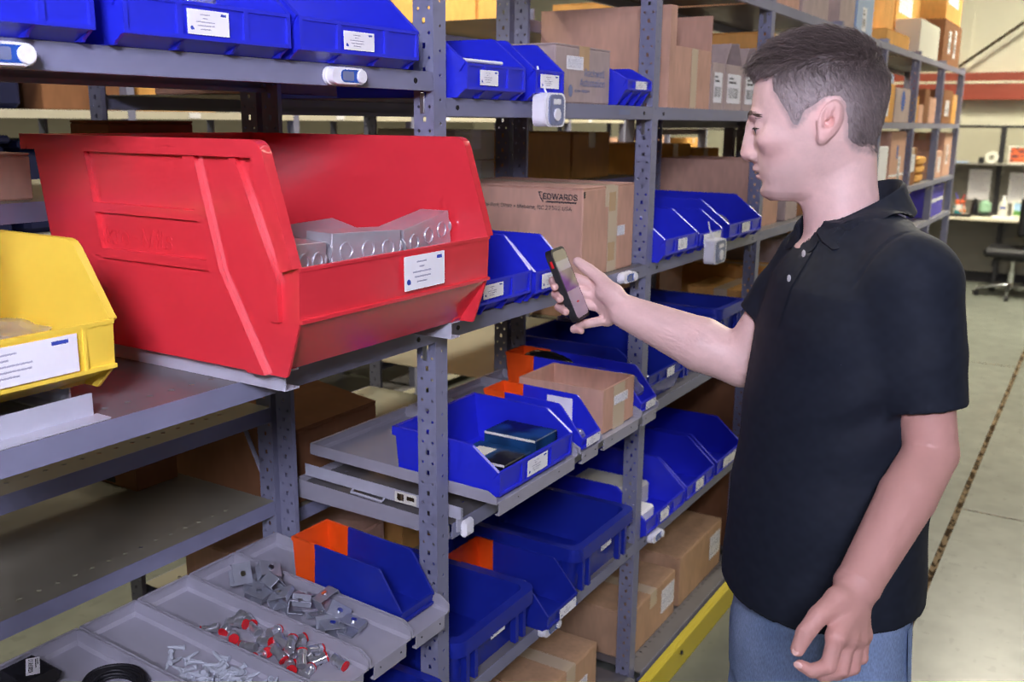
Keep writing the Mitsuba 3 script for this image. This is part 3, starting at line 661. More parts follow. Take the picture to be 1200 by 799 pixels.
device_scanner('white scanner module hanging on the lip under the Rockwell Automation carton', 1.672, 1.718, 1.782, .055, .078)
part(RACKKEY[1], 'lip_label', tf(ext(sbox(0, 0, .06, .012), .0004), frame([.0003, 2.07, 1.745], [0, 1, 0], [0, 0, 1])), 'm_panel_grey')
# carton lettered EDWARDS
ek = carton('large brown carton lettered EDWARDS on the second bay middle shelf', -.408, -.022, 1.945, 2.222, 1.3725, 1.582, 'm_card', 'm_tape_pale', stick=[('x', .182, .085, .042, .024, 1)])
yf = 1.945-.0003
part(ek, 'printing', cat([tf(text('EDWARDS', .0135, bold=True), frame([-.128, yf, 1.5525], [1, 0, 0], [0, 0, 1])), tf(ext(sbox(0, 0, .079, .0035), .0004), frame([-.118, yf, 1.5455], [1, 0, 0], [0, 0, 1])),
    tf(ext(LineString([(.008, .016), (0, .016), (.006, .002), (.012, -.006)]).buffer(.0012), .0004), frame([-.138, yf, 1.5525], [1, 0, 0], [0, 0, 1])),
    tf(text('EDWARDS', .0135, bold=True), frame([-.392, yf, 1.5525], [1, 0, 0], [0, 0, 1])), tf(ext(sbox(0, 0, .079, .0035), .0004), frame([-.382, yf, 1.5455], [1, 0, 0], [0, 0, 1])),
    tf(text('1016 Corporate Park Drive • Mebane, NC 27302 USA', .0092), frame([-.372, yf, 1.5285], [1, 0, 0], [0, 0, 1]))]), 'm_ink', 'black carton lettering')
part(ek, 'tape', bx(-.0216, -.0211, 2.075, 2.125, 1.374, 1.580), 'm_tape_pale', 'wide clear tape on the end')
for z in (1.52, 1.40): part(ek, 'tape', bx(-.0211, -.0206, 2.078, 2.114, z, z+.045), 'm_tape', 'short brown tape strip')
part(ek, 'corner_hole', tf(ext(Point(0, 0).buffer(1, quad_segs=6), .0006), frame([-.0218, 1.951, 1.566], [0, 1, 0], [0, 0, 1]) @ np.diag([.004, .008, 1, 1])), 'm_black')
storage_bin('wide blue bin between the red bin and the phone, second bay middle shelf', .03, 1.398, 1.622, 1.3725, .134, .27, of=.035, zl0=.024, zl1=.068, lab_rect=(.052, .120, .034, .060))
k = storage_bin('narrow blue bin with a white card behind the phone, second bay middle shelf', .03, 1.640, 1.766, 1.3725, .122, .27, of=.03, zl0=.018, zl1=.062, lab_rect=(.025, .095, .024, .054))
single('white_card', bx(-.05, -.045, 1.655, 1.678, 1.378, 1.482), 'm_white', 'white card standing in the narrow blue bin behind the phone', 'card')
device_oval('white oval module on the shelf lip right of the phone hand', 2.128, 1.3575, .0005)
for j, z in enumerate((1.5455, 1.626)):
    kk = carton(('grey plastic wrapped box on the back row shelf beside the red bin, lower of two', 'grey plastic wrapped box on the back row shelf beside the red bin, upper of two')[j], -.70, -.445, 2.045, 2.232, z+.0005, z+.079, 'm_offwhite', 'm_white')
for j, (y0, y1) in enumerate(((2.44, 2.75), (2.765, 3.03))):
    carton(('yellow lit carton on the back row shelf above the EDWARDS carton, left of two', 'yellow lit carton on the back row shelf above the EDWARDS carton, right of two')[j], -.80, -.49, y0, y1, 1.5455, 1.695, 'm_card_gold')  # golden kraft puts warm ambient light into the colour of these two

# pull-out trays of the second bay
PZ = 1.046; PSL = .021
tr = {}
for nm, y0, y1 in (('wide grey pull-out tray under the blue bin of dark boxes, beside the near post', 1.400, 1.722), ('narrow grey pull-out tray under the small blue bin with the white sheet', 1.733, 1.832), ('grey pull-out tray under the open brown carton', 1.838, 2.046), ('narrow grey pull-out tray under the blue bin beside the second post', 2.052, 2.152)):
    tr[nm] = tray(nm, -.365, .098, y0, y1, PZ, PSL, wall=.022, name='pullout_tray', fascia=.024)
sp = thing('tray_rack', 'grey side panel with white runner and sticker under the pull-out trays', 'tray rack')
part(sp, 'side_panel', cat([tf(ext(Polygon([(-.395, .985), (-.03, .9765), (-.004, .972), (-.004, .945), (-.395, .945)]), .0016), frame([0, 1.393, 0], [1, 0, 0], [0, 0, 1])), bx(-.395, -.39, 1.393, 2.15, .976, .99)]), 'm_tray')
part(sp, 'runner', tf(ext(Polygon([(-.378, 1.022), (.02, 1.013), (.02, .988), (-.378, .996)]), .0016), frame([0, 1.3985, 0], [1, 0, 0], [0, 0, 1])), 'm_rail', 'white runner')
part(sp, 'handle', tube([(-.245, 1.3955, .995), (-.245, 1.388, .990), (-.165, 1.388, .987), (-.165, 1.3955, .992)], .003, 6), 'm_rail')
st = part(sp, 'sticker', bx(-.138, -.085, 1.3958, 1.3967, .9915, 1.0135), 'm_offwhite', 'small printed sticker')
part(st, 'printing', cat([bx(-.132, -.116, 1.3954, 1.3959, .996, 1.010), bx(-.108, -.09, 1.3954, 1.3959, 1.000, 1.008)]), 'm_joint')
k = thing('small_module', 'small white module on the shelf lip right of the near post, under the trays', 'module')
part(k, 'housing', rbox(.001, .016, 1.418, 1.452, .940, .974, .005), 'm_white'); part(k, 'antenna', bx(.001, .006, 1.408, 1.424, .955, 1.000), 'm_rail')
# bins and box on the pull-out trays
G = storage_bin('blue bin holding two dark boxes on the wide pull-out tray', .092, 1.412, 1.694, 1.0368, .100, .242, tilt=math.atan(PSL), of=.016, zl0=.010, zl1=.058, lab_rect=(.10, .178, .017, .050), sl=.058, rad=.014)
mat('m_carton_dark', proc(lambda p, n, uv: mix([.004, .005, .012], [.012, .06, .17], smoothstep(.56, .80, fbm(p.x*16, p.y*16, 4., 2)))), .25, .5)
for j, (x0, x1, y0, y1, z, a) in enumerate(((-.055, .070, 1.475, 1.575, 1.0475, 6), (-.050, .075, 1.582, 1.672, 1.0475, 3))):
    k = thing('dark_box', ('dark blue glossy box with a pale label, front left in the blue tray bin', 'dark blue glossy box, behind in the blue tray bin')[j], 'box')
    h = (.036, .056)[j]
    part(k, 'body', rbox(x0, x1, y0, y1, z, z+h, .002), 'm_carton_dark'); part(k, 'edge', bx(x0+.002, x1-.002, y0-.0006, y0, z+h-.005, z+h), 'm_offwhite', 'pale box edge')
    if j == 0: part(k, 'pale_label', bx(x0+.02, x0+.06, y0+.02, y0+.07, z+h, z+h+.0006), 'm_offwhite', 'pale label')
S1 = storage_bin('narrow blue bin with orange rear end and a white sheet inside, on a pull-out tray', .094, 1.7410, 1.8240, 1.0372, .098, .250, tilt=math.atan(PSL), of=.010, zl0=.006, zl1=.030, orange=.22, lab_rect=(.014, .078, .008, .027), sl=.055, ribs=0, t=.003, rim=.004, e=.001, m='m_blue')
single('paper_sheet', bx(-.035, .03, 1.8190, 1.8202, 1.05, 1.126), 'm_white', 'white paper sheet standing in the narrow blue and orange bin', 'paper')
bag('clear bag at the front of the narrow blue and orange bin', .03, .082, 1.752, 1.80, 1.042, 1.075, 12)
cb = carton('open brown carton without flaps on the pull-out tray, below the phone hand', -.135, .085, 1.862, 2.026, 1.0418, 1.143, 'm_card', open_=True, stick=[('x', .056, .054, .072, .021, 1)])
part(cb, 'tape', bx(.0851, .0855, 1.915, 1.975, 1.038, 1.142), 'm_tape_pale', 'clear tape band')
S2 = storage_bin('narrow blue bin with orange rear end behind the open carton, on the last pull-out tray', .088, 2.058, 2.146, 1.0372, .098, .385, tilt=math.atan(PSL), of=.010, zl0=.006, zl1=.030, orange=.22, lab_rect=(.022, .080, .008, .027), sl=.055, ribs=0, t=.003, rim=.004, e=.001)
bag('clear plastic bag in the narrow bin behind the open carton', -.10, .076, 2.07, 2.142, 1.045, 1.125, 14)
# lower shelf: totes and bin
tote('large shade toned blue tote on the low shelf just left of the second post', .022, 1.885, 2.215, .5985, .130, .44)
tote('large shade toned blue tote on the low shelf just right of the near post', .012, 1.402, 1.710, .5985, .118, .44)
storage_bin('narrow shade toned blue bin with orange rear end between the two totes on the low shelf', .030, 1.722, 1.862, .5985, .112, .285, m='m_blue_shade', of=.012, zl0=.008, zl1=.040, orange=.18, sl=.06, ribs=0, lab_rect=(.050, .128, .011, .035), t=.003, rim=.004, e=.001)
device_oval('white oval module on the low shelf lip between the two totes', 1.772, .583, .0005)
device_oval('white oval module on the low shelf lip just right of the second post', 2.385, .578, .0005)
# cartons on the bottom deck
carton('brown taped carton on the bottom deck under the low shelf, nearest of three', -.40, -.03, 1.815, 2.110, .1905, .365, 'm_card_tan', 'm_tape_pale', stick=[('x', .19, .06, .05, .05, 1)])
carton('brown taped carton on the bottom deck, behind the second post, middle of three', -.40, -.035, 2.33, 2.675, .1905, .340, 'm_card_tan', 'm_tape_pale', stick=[('x', .235, .045, .10, .078, 1)])
carton('brown taped carton on the bottom deck beside the man\'s hip, farthest of three', -.40, -.035, 2.715, 3.10, .1905, .362, 'm_card_tan', 'm_tape_pale', stick=[('x', .27, .055, .10, .085, 1)])

# ================================================================ third bay (between the posts, seen past the hand)
bb = carton('tall brown carton with a cut away front behind the second post, third bay top shelf', -.40, -.02, 2.395, 2.705, 1.7665, 2.022, 'm_card', open_=True, cut=1.925)
part(bb, 'corner_strip', cat([bx(-.0205, -.0165, 2.395, 2.435, 1.7665, 2.022)]), 'm_card', 'corner left standing beside the cut out')
part(bb, 'tape', bx(-.0196, -.0191, 2.555, 2.60, 1.768, 1.925), 'm_tape_pale', 'glossy tape on the front')
for j, (y0, y1) in enumerate(((2.718, 2.820), (2.832, 2.985), (2.998, 3.145))):
    carton(('slim brown carton with a white label beside the cut away carton, third bay top shelf', 'open flapped carton with a white label left of the forehead, third bay top shelf', 'open flapped carton half hidden by the forehead, third bay top shelf')[j], -.36, -.02, y0, y1, 1.7665, 1.898, 'm_card_grey', open_=True, flaps={'l': 128, 'r': 122, 'b': 86} if j else {'b': 88}, stick=[('x', .018, .02, (y1-y0)-.036, .085, 2)])
storage_bin('blue bin just right of the second post, third bay middle shelf', .03, 2.302, 2.528, 1.3725, .122, .34, of=.03, zl0=.020, zl1=.062, lab_rect=(.085, .148, .026, .055))
storage_bin('narrow blue bin above the hanging scanner, third bay middle shelf', .03, 2.545, 2.732, 1.3725, .105, .30, of=.03, zl0=.020, zl1=.054, lab_rect=(.03, .17, .024, .050))
storage_bin('wide blue bin with a clear bag, third bay middle shelf, left of the chin', .03, 2.790, 3.098, 1.3725, .130, .40, of=.03, zl0=.020, zl1=.060, lab_rect=(.115, .19, .026, .055))
bag('clear bag of parts in the wide blue bin left of the chin', -.10, .01, 2.81, 2.92, 1.38, 1.455, 21)
device_scanner('white scanner module hanging below the blue bins, left of the black sleeve', 2.612, 1.340, 1.408, .072, .10)
carton('open brown carton behind the blue bins left of the man\'s mouth', -.40, -.045, 3.222, 3.54, 1.3725, 1.606, 'm_card', open_=True, flaps={})
storage_bin('wide blue bin seen just under the forearm, third bay lower shelf', .0, 2.302, 2.545, .9805, .150, .42, of=.02, zl0=.052, zl1=.085, m='m_blue_shade', lab_rect=(.125, .175, .056, .080))
tote('blue tote seen over the forearm near the elbow, third bay lower shelf', -.01, 2.57, 2.87, .9805, .150, .43, m='m_blue_shade', lab=False)
tote('blue tote seen over the elbow beside the sleeve, third bay lower shelf', -.01, 2.885, 3.14, .9805, .170, .43, m='m_blue_shade', lab=False)
kw = dict(of=.02, zl0=.012, zl1=.056)
storage_bin('blue bin holding white packets behind the second post, third bay low shelf', .01, 2.304, 2.590, .5955, .140, .405, **kw, lab_rect=(.10, .16, .018, .048))
storage_bin('wide blue bin, middle of three on the third bay low shelf', .01, 2.606, 2.842, .5955, .135, .405, **kw, lab_rect=(.075, .14, .018, .050))
storage_bin('blue bin beside the black shirt, last of three on the third bay low shelf', .01, 2.868, 3.108, .5955, .135, .405, **kw, lab_rect=(.06, .19, .018, .048))
single('white_packet', rbox(-.22, -.02, 2.33, 2.44, .601, .650, .006), 'm_white', 'white packet lying in the blue bin behind the second post', 'packet')
single('white_packet', rbox(-.30, -.09, 2.46, 2.56, .601, .668, .006), 'm_offwhite', 'white packet standing at the back of the blue bin behind the second post', 'packet')
carton('brown carton filling the low shelf beyond the blue bins, left of the black shirt', -.40, -.03, 3.222, 3.62, .6005, .93, 'm_card_brown')
# ================================================================ back row and far aisle contents
kt = carton('brown carton just showing above the left rim of the red bin', -.56, -.452, 1.045, 1.222, 1.5995, 1.722, 'm_card_brown', tape_on=False)
carton('tan carton at the left edge above the yellow bin, back row', -.80, -.46, .64, .905, 1.5995, 1.672, 'm_card', tape_on=False)
kb = carton('dark brown carton with loose flaps beyond the rear post, under the red bin', -.885, -.435, 1.400, 1.700, .9055, 1.072, 'm_card_brown', tape_on=False)
part(kb, 'raised_flap', rot(bx(-.68, -.435, 1.402, 1.698, 1.0725, 1.0755), math.radians(7), [0, 1, 0], [-.435, 0, 1.0725]), 'm_card_brown')
k2 = carton('small brown box with dark print on the rear deck under the mid shelf', -.86, -.70, 1.22, 1.33, .9455, 1.003, 'm_card_brown', tape_on=False)
part(k2, 'printing', bx(-.84, -.77, 1.2192, 1.2198, .952, .966), 'm_ink')
carton('brown carton on the lower rear shelf by the orange bin end', -.85, -.50, 1.45, 1.80, .6005, .72, 'm_card', 'm_white', tape_on=False)
carton('low tan carton standing open at the rear under the pull-out trays', -.80, -.49, 1.86, 2.20, .6005, .74, 'm_card_gold', open_=True)
kinds = ['m_card', 'm_card_gold', 'm_card_brown', 'm_card_grey', 'm_offwhite']
names_ = {'m_card': 'brown', 'm_card_gold': 'golden', 'm_card_brown': 'dark brown', 'm_card_grey': 'grey brown', 'm_offwhite': 'white'}
levels = {0: 'top', 1: 'eye level', 2: 'chest level', 3: 'waist level', 4: 'low', 5: 'bottom'}
def fill(y0, y1, z, zmax, xf, xb, where, rr, face=1, ws=(.12, .34), top=False, p=.9):
    y = y0; n = 0
    ords = ['first', 'second', 'third', 'fourth', 'fifth', 'sixth', 'seventh', 'eighth', 'ninth']
    while y < y1-.08 and n < 9:
        w = min(rr.uniform(*ws), y1-y); 
        if rr.random() < p and w > .07:
            h = rr.uniform(.45, .92)*(zmax-z); d = rr.uniform(.6, .95)*abs(xf-xb)
            m = rr.choices(kinds, (5, 4, 2, 2, 1))[0]; o = rr.uniform(.01, .04)
            k = carton(f'{names_[m]} carton, {ords[n]} along {where}', xf-o-d, xf-o, y, y+w-.012, z+.0005, z+h, m, 'm_tape_pale', stick=[('x', .2*w, .3*h, .45*w, min(.3*h, .08), 2)] if rr.random() < .45 else None, tape_on=rr.random() < .7)
            n += 1
        y += w
    return n
rr = random.Random(11)
# front row beyond the third bay
for b in range(3, 8):
    zs = RA[b]
    for li in range(1, 5):
        if (b == 3 and li in (2, 4)) or (b == 5 and li < 4) or (b > 5 and li < 5): continue
        fill(ypost(b)+.05, ypost(b+1)-.02, zs[li], zs[li-1]-.05, 0, -DEPTH, f'the {levels[li]} shelf of the {words[b]} front bay', rr, ws=(.16, .34) if b < 5 else (.12, .3))
fill(3.24, 4.06, .1905, .55, 0, -DEPTH, 'the bottom deck of the fourth front bay', rr)
fill(3.60, 4.06, 1.3725, 1.62, -.01, -DEPTH, 'the chest level shelf beside the chin', rr)
fill(2.50, 3.14, 2.1105, 2.42, 0, -DEPTH, 'the very top of the third front bay', rr, ws=(.18, .3))
# back row
for b in range(0, 4):
    zs = RB[b]
    for li in range(0, 4):
        if b == 0 or (b == 1 and li in (0, 2, 3)) or (b == 2 and li in (0, 2)): continue
        zt = zs[li-1]-.05 if li else 2.3
        fill(ypost(b)+.06, ypost(b+1)-.03, zs[li], zt, BX0-.02, BX1, f'the {levels[li]} shelf of the {words[b]} back row bay', rr, p=.62)
# far aisle row, lit yellow
for b in range(1, 9):
    zs = [2.05, 1.752, 1.30, .90, .50]
    for li in range(5):
        if (li == 0 and b in (2, 3, 4)) or (li in (1, 2) and b < 3): continue
        fill(ypost(b)+.31, ypost(b+1)+.2, zs[li], (zs[li-1]-.07) if li else 2.45, RCX, RCX-.6, f'the {levels[li]} shelf, {words[min(b-1,7)]} bay across the far aisle', rr, ws=(.2, .45), p=.85)

carton('big golden carton high across the far aisle, seen right of the near post', -2.85, -2.40, 4.20, 5.05, 2.0505, 2.72, 'm_card_gold', tape_on=False)
carton('big golden carton high across the far aisle, farther of two', -2.85, -2.40, 5.08, 5.30, 2.0505, 2.60, 'm_card_gold', tape_on=False)
carton('big golden carton high across the far aisle, nearer of two', -2.85, -2.40, 3.50, 4.15, 2.0505, 2.66, 'm_card_gold', tape_on=False)

mat('m_navy', lin(18, 24, 62), .5, .3)
for j, (y0, z, h, lb) in enumerate(((1.62, 1.3005, .36, 'dark navy tote far behind the red bin, lower left of three'), (2.075, 1.3005, .34, 'dark navy tote far behind the red bin, lower right of three'), (1.70, 1.7525, .20, 'dark navy tote far behind the red bin, above the pale rail'))):
    k = thing('navy_tote', lb, 'tote'); part(k, 'body', rbox(-2.85, -2.40, y0, y0+.41, z, z+h-.03, .02), 'm_navy'); part(k, 'lid', rbox(-2.87, -2.385, y0-.010, y0+.42, z+h-.029, z+h, .008), 'm_navy')
carton('tan carton with dark print far behind the red bin, right of the pale rail', -2.80, -2.42, 2.62, 3.02, 1.7525, 1.96, 'm_card_gold', tape_on=False)
carton('brown carton far behind the red bin on the pale rail', -2.80, -2.42, 2.20, 2.55, 1.7525, 1.92, 'm_card_brown', tape_on=False)

v_ = trimesh.creation.icosphere(3, 1.); vv = v_.vertices.copy(); n_ = meshkit.fbm(vv*2.4+31, 3)-.5
vv = np.sign(vv)*np.abs(vv)**.8*(1+.4*n_)[:, None]; vv /= np.abs(vv).max(0)
single('dark_pouch', trimesh.Trimesh(vv*np.array([.085, .034, .050])+np.array([-.195, 2.103, 1.100]), v_.faces, process=False), 'm_gloss_black', 'black plastic pouch in the rear of the bin behind the open carton', 'pouch', smooth=True)
# ================================================================ the man
def smin(a, b, k):
    if k <= 0: return np.minimum(a, b)
    h = np.maximum(k-np.abs(a-b), 0)/k
    return np.minimum(a, b) - h*h*k*.25
def smax(a, b, k): return -smin(-a, -b, k)
class Sdf:
    """list of (op, fn, centre, bound radius, blend); every fn takes (n,3) points and returns distances"""
    def __init__(s): s.items = []
    def cone(s, a, b, ra, rb, k=.01, op='+'):
        a, b = np.array(a, float), np.array(b, float); ba = b-a; bb = ba@ba
        def fn(p):
            t = np.clip((p-a)@ba/bb, 0, 1); return np.linalg.norm(p-a-t[:, None]*ba, axis=1) - (ra+(rb-ra)*t)
        s.items.append((op, fn, (a+b)/2, math.sqrt(bb)/2+max(ra, rb), k)); return s
    def chain(s, pts, rs, k=.006):
        for i in range(len(pts)-1): s.cone(pts[i], pts[i+1], rs[i], rs[i+1], k)
    def ell(s, c, r, R=np.eye(3), k=.01, op='+'):
        c, r = np.array(c, float), np.array(r, float)
        def fn(p):
            q = (p-c) @ R.T; l = np.linalg.norm(q/r, axis=1); g = np.linalg.norm(q/(r*r), axis=1)+1e-9
            return l*(l-1)/g
        s.items.append((op, fn, c, r.max(), k)); return s
    def add(s, fn, c, R, k=.01, op='+'): s.items.append((op, fn, np.array(c, float), R, k)); return s
    def __call__(s, p, items=None):
        d = np.full(len(p), .5)
        for op, fn, c, r, k in (s.items if items is None else items):
            v = fn(p); d = smin(d, v, k) if op == '+' else smax(d, -v, k)
        return d
    def near(s, c, rad): return [i for i in s.items if np.linalg.norm(i[2]-c) < i[3]+rad+i[4]+.02]
def surface(sdf, lo, hi, h, post=None):
    """surface nets over the blocks that the surface passes"""
    lo, hi = np.array(lo, float), np.array(hi, float); B = 12
    n = (np.ceil((hi-lo)/h/B).astype(int))*B+1
    G = np.full(n, .05, np.float32); rad = B*h*.87
    for bi in np.ndindex(*((n-1)//B)):
        b0 = np.array(bi)*B; c = lo+(b0+B/2)*h; it = sdf.near(c, rad)
        if not it: continue
        dc = sdf(c[None], it)[0]
        if post is not None: dc = post(c[None], np.array([dc]))[0] if post.__code__.co_argcount == 2 else dc
        if abs(dc) > rad*1.9+.012:
            if dc < 0: G[b0[0]:b0[0]+B+1, b0[1]:b0[1]+B+1, b0[2]:b0[2]+B+1] = -.05
            continue
        g = np.stack(np.meshgrid(*[lo[a]+(b0[a]+np.arange(B+1))*h for a in range(3)], indexing='ij'), -1).reshape(-1, 3)
        d = sdf(g, it)
        if post is not None: d = post(g, d)
        G[b0[0]:b0[0]+B+1, b0[1]:b0[1]+B+1, b0[2]:b0[2]+B+1] = d.reshape(B+1, B+1, B+1)
    S = G < 0
    cnt = np.zeros(n-1, np.uint8)
    for o in np.ndindex(2, 2, 2): cnt += S[o[0]:n[0]-1+o[0], o[1]:n[1]-1+o[1], o[2]:n[2]-1+o[2]]
    act = np.argwhere((cnt > 0) & (cnt < 8))
    idx = -np.ones(n-1, np.int32); idx[tuple(act.T)] = np.arange(len(act))
    acc = np.zeros((len(act), 3)); num = np.zeros(len(act))
    corner = {o: G[act[:, 0]+o[0], act[:, 1]+o[1], act[:, 2]+o[2]] for o in np.ndindex(2, 2, 2)}
    for a in range(3):
        for o in np.ndindex(2, 2, 2):
            if o[a]: continue
            o2 = list(o); o2[a] = 1; u, v = corner[o], corner[tuple(o2)]
            m = (u < 0) != (v < 0); t = u[m]/(u[m]-v[m]); pt = np.tile(np.array(o, float), (m.sum(), 1)); pt[:, a] += t
            acc[m] += pt; num[m] += 1
    V = lo + (act + acc/num[:, None])*h
    F = []
    for a in range(3):
        b, c = (a+1) % 3, (a+2) % 3
        sl = [slice(None)]*3; s2 = [slice(None)]*3; sl[a] = slice(0, n[a]-1); s2[a] = slice(1, n[a])
        E = np.argwhere(S[tuple(sl)] != S[tuple(s2)])
        E = E[(E[:, b] > 0) & (E[:, c] > 0) & (E[:, b] < n[b]-1) & (E[:, c] < n[c]-1)]
        flip = S[tuple(E.T)]
        q = []
        for db, dc in ((-1, -1), (0, -1), (0, 0), (-1, 0)):
            e = E.copy(); e[:, b] += db; e[:, c] += dc; q.append(idx[tuple(e.T)])
        q = np.stack(q, 1); q[~flip] = q[~flip][:, ::-1]
        F.append(q)
    F = np.vstack(F); F = F[(F >= 0).all(1)]
    f = np.vstack([F[:, [0, 1, 2]], F[:, [0, 2, 3]]])
    return trimesh.Trimesh(V, f, process=False)
V3 = lambda *a: np.array(a, float)
# frames
HC = V3(.614, 1.457, 1.735)
HF, HL = V3(-.971, -.240, 0), V3(.240, -.971, 0); HR = np.stack([HF, HL, V3(0, 0, 1)])      # head: forward, his left, up
TF, TL = V3(-.791, -.611, 0), V3(.611, -.791, 0); TR = np.stack([TF, TL, V3(0, 0, 1)])      # chest
TC = V3(.678, 1.432, 0)
def hd(f, l, z): return HC + (HF*f + HL*l + V3(0, 0, z))*.001
def tw(f, l, z): return TC + TF*f + TL*l + V3(0, 0, z)
def loft(R, C, table, p=2.2, scale=1.):
    """closed upright form from rows (z, front, back, half width)"""
    t = np.array(table, float); t = t[np.argsort(t[:, 0])]
    def fn(P):
        q = (P-C) @ R.T / scale; z = q[:, 2]
        fr, bk, w = (np.interp(z, t[:, 0], t[:, i]) for i in (1, 2, 3))
        c = (fr+bk)/2; a = np.maximum((fr-bk)/2, 1e-3)
        l = (np.abs((q[:, 0]-c)/a)**p + np.abs(q[:, 1]/w)**p)**(1/p)
        d = (l-1)*np.minimum(a, w)
        dz = np.maximum(t[0, 0]-z, z-t[-1, 0])
        return np.where(dz > 0, np.hypot(np.maximum(d, 0), dz)*1., np.maximum(d, dz))*scale
    return fn
# -------- joints (metres)
lsh, lel, lwr = V3(.782, 1.340, 1.535), V3(.832, 1.320, 1.305), V3(.787, 1.140, 1.176)
rsh, rel, rwr = V3(.600, 1.560, 1.522), V3(.500, 1.532, 1.338), V3(.300, 1.499, 1.406)
skin = Sdf()
# torso under the shirt
TT = [(1.10, .100, -.105, .145), (1.25, .098, -.098, .140), (1.40, .090, -.09, .150), (1.50, .080, -.085, .150), (1.55, .06, -.07, .12), (1.575, .045, -.06, .08)]
skin.add(loft(TR, TC, TT), tw(0, 0, 1.3), .36, .02)
skin.cone(hd(-36, 0, -60), hd(-41, 0, -120), .0505, .0515, .010).cone(hd(-41, 0, -120), hd(-54, 4, -205), .0515, .060, .010)
skin.cone(hd(-60, 15, -190), lsh+V3(0, 0, -.02), .042, .036, .02).cone(hd(-60, -15, -190), rsh+V3(0, 0, -.02), .042, .036, .02)
# head
FT = [(-118, 60, 18, 24), (-112, 70, 6, 34), (-104, 75, -6, 42), (-92, 75, -18, 49), (-78, 80, -28, 55), (-62, 82, -48, 61), (-45, 84, -66, 66), (-30, 87, -78, 70), (-15, 90, -84, 72), (0, 95, -87, 74), (24, 95, -88, 75), (45, 93, -88, 73), (62, 88, -84, 69)]
skin.add(loft(HR, HC, FT, 2.25, .001), hd(0, 0, -25), .15, .02)
skin.ell(hd(2, 0, 34), V3(91, 74, 80)*.001, HR, .004)
skin.ell(hd(58, 0, -104), V3(16, 19, 12)*.001, HR, .010)                       # chin
for s in (-1, 1):
    skin.ell(hd(84, s*24, 3), V3(11, 20, 7)*.001, HR, .014)                   # brow
    skin.ell(hd(60, s*46, -28), V3(22, 17, 15)*.001, HR, .02)                 # cheekbone
for s in (-1, 1): skin.ell(hd(93.5, s*38, -13), V3(20, 19, 8.5)*.001, HR, .014, '-')   # sockets
for s in (-1, 1):
    skin.ell(hd(75, s*33, -12.5), V3(12.8, 13.6, 11.0)*.001, HR, .008)      # lids over the eyeball
    skin.ell(hd(88, s*35, -15.5), V3(6, 12, 2.2)*.001, HR, .001, '-')       # lid opening
skin.cone(hd(91, 0, -8), hd(98.5, 0, -50), .0075, .0085, .010).cone(hd(88, 0, -14), hd(88, 0, -50), .010, .012, .014)
for s in (-1, 1):
    skin.ell(hd(86, s*12.5, -54), V3(10, 7, 7)*.001, HR, .006)                # nostril wings
    skin.ell(hd(92, s*6, -60), V3(5, 3, 3)*.001, HR, .003, '-')
skin.ell(hd(80, 0, -73), V3(9, 21, 5.5)*.001, HR, .006).ell(hd(76, 0, -85), V3(8.5, 19, 6)*.001, HR, .006)
skin.ell(hd(86, 0, -79.3), V3(13, 23, 1.5)*.001, HR, .003, '-')
skin.ell(hd(83, 0, -95), V3(9, 22, 5)*.001, HR, .012, '-')
for s in (-1, 1):                                                              # ears
    a = math.radians(14); E0 = np.stack([HF*math.cos(a)+V3(0, 0, 1)*math.sin(a), HL, -HF*math.sin(a)+V3(0, 0, 1)*math.cos(a)])
    b = math.radians(22*s); E = np.stack([E0[0]*math.cos(b)+E0[1]*math.sin(b), -E0[0]*math.sin(b)+E0[1]*math.cos(b), E0[2]])
    skin.ell(hd(-17, s*77, -1), V3(17, 6.5, 28)*.001, E, .004)
    skin.ell(hd(-9, s*74, -25), V3(8, 5, 10)*.001, E, .008)
    skin.ell(hd(-15, s*84.5, 3), V3(10, 6.5, 19)*.001, E, .004, '-')
    skin.ell(hd(-16, s*78, -3), V3(6, 7, 8)*.001, E, .003, '-')
    skin.ell(hd(-16, s*80, 9), V3(3, 4, 12)*.001, E, .004)
    skin.ell(hd(-4, s*77, -6), V3(4, 5, 6)*.001, E, .004)
# arms
skin.cone(lsh, lel, .041, .0345, .004).cone(lel, lel*.66+lwr*.34, .0345, .0365, .003).cone(lel*.66+lwr*.34, lwr, .0365, .0270, .003)
skin.cone(rsh, rel, .044, .041, .008).cone(rel, rel*.66+rwr*.34, .041, .0465, .008).cone(rel*.66+rwr*.34, rwr, .0465, .0295, .004)
# hands
def hand(w, wr, thumb, fingers, rads, backn):
    for i, f in enumerate(fingers):
        skin.cone(w, f[0], .017 if i < 3 else .016, .0125 if i < 3 else .0115, .008)
        r = rads[i]; skin.chain(f, [r+.0018, r+.0006, r-.0006, r-.002], .002)
    for a, b in zip(fingers[:-1], fingers[1:]): skin.cone(a[0], b[0], .0112, .0112, .005)
    skin.cone(wr, w, .0275, .0225, .006)
    skin.cone(w, thumb[0], .019, .0165, .008); skin.cone(thumb[0], thumb[1], .0165, .0120, .006)
    skin.chain(thumb[1:], [.0118, .0108, .0085], .002)
lw2 = lwr*.86 + V3(.783, 1.104, 1.150)*.14
L_i = [V3(.782, 1.073, 1.140), V3(.779, 1.060, 1.108), V3(.762, 1.055, 1.098), V3(.748, 1.055, 1.101)]
L_m = [V3(.791, 1.093, 1.131), V3(.790, 1.082, 1.096), V3(.772, 1.078, 1.083), V3(.757, 1.077, 1.086)]
L_r = [V3(.798, 1.112, 1.124), V3(.798, 1.105, 1.089), V3(.781, 1.103, 1.075), V3(.766, 1.102, 1.077)]
L_p = [V3(.801, 1.131, 1.121), V3(.803, 1.128, 1.092), V3(.789, 1.127, 1.078), V3(.777, 1.127, 1.079)]
L_t = [V3(.775, 1.106, 1.170), V3(.760, 1.072, 1.161), V3(.751, 1.052, 1.145), V3(.746, 1.043, 1.127)]
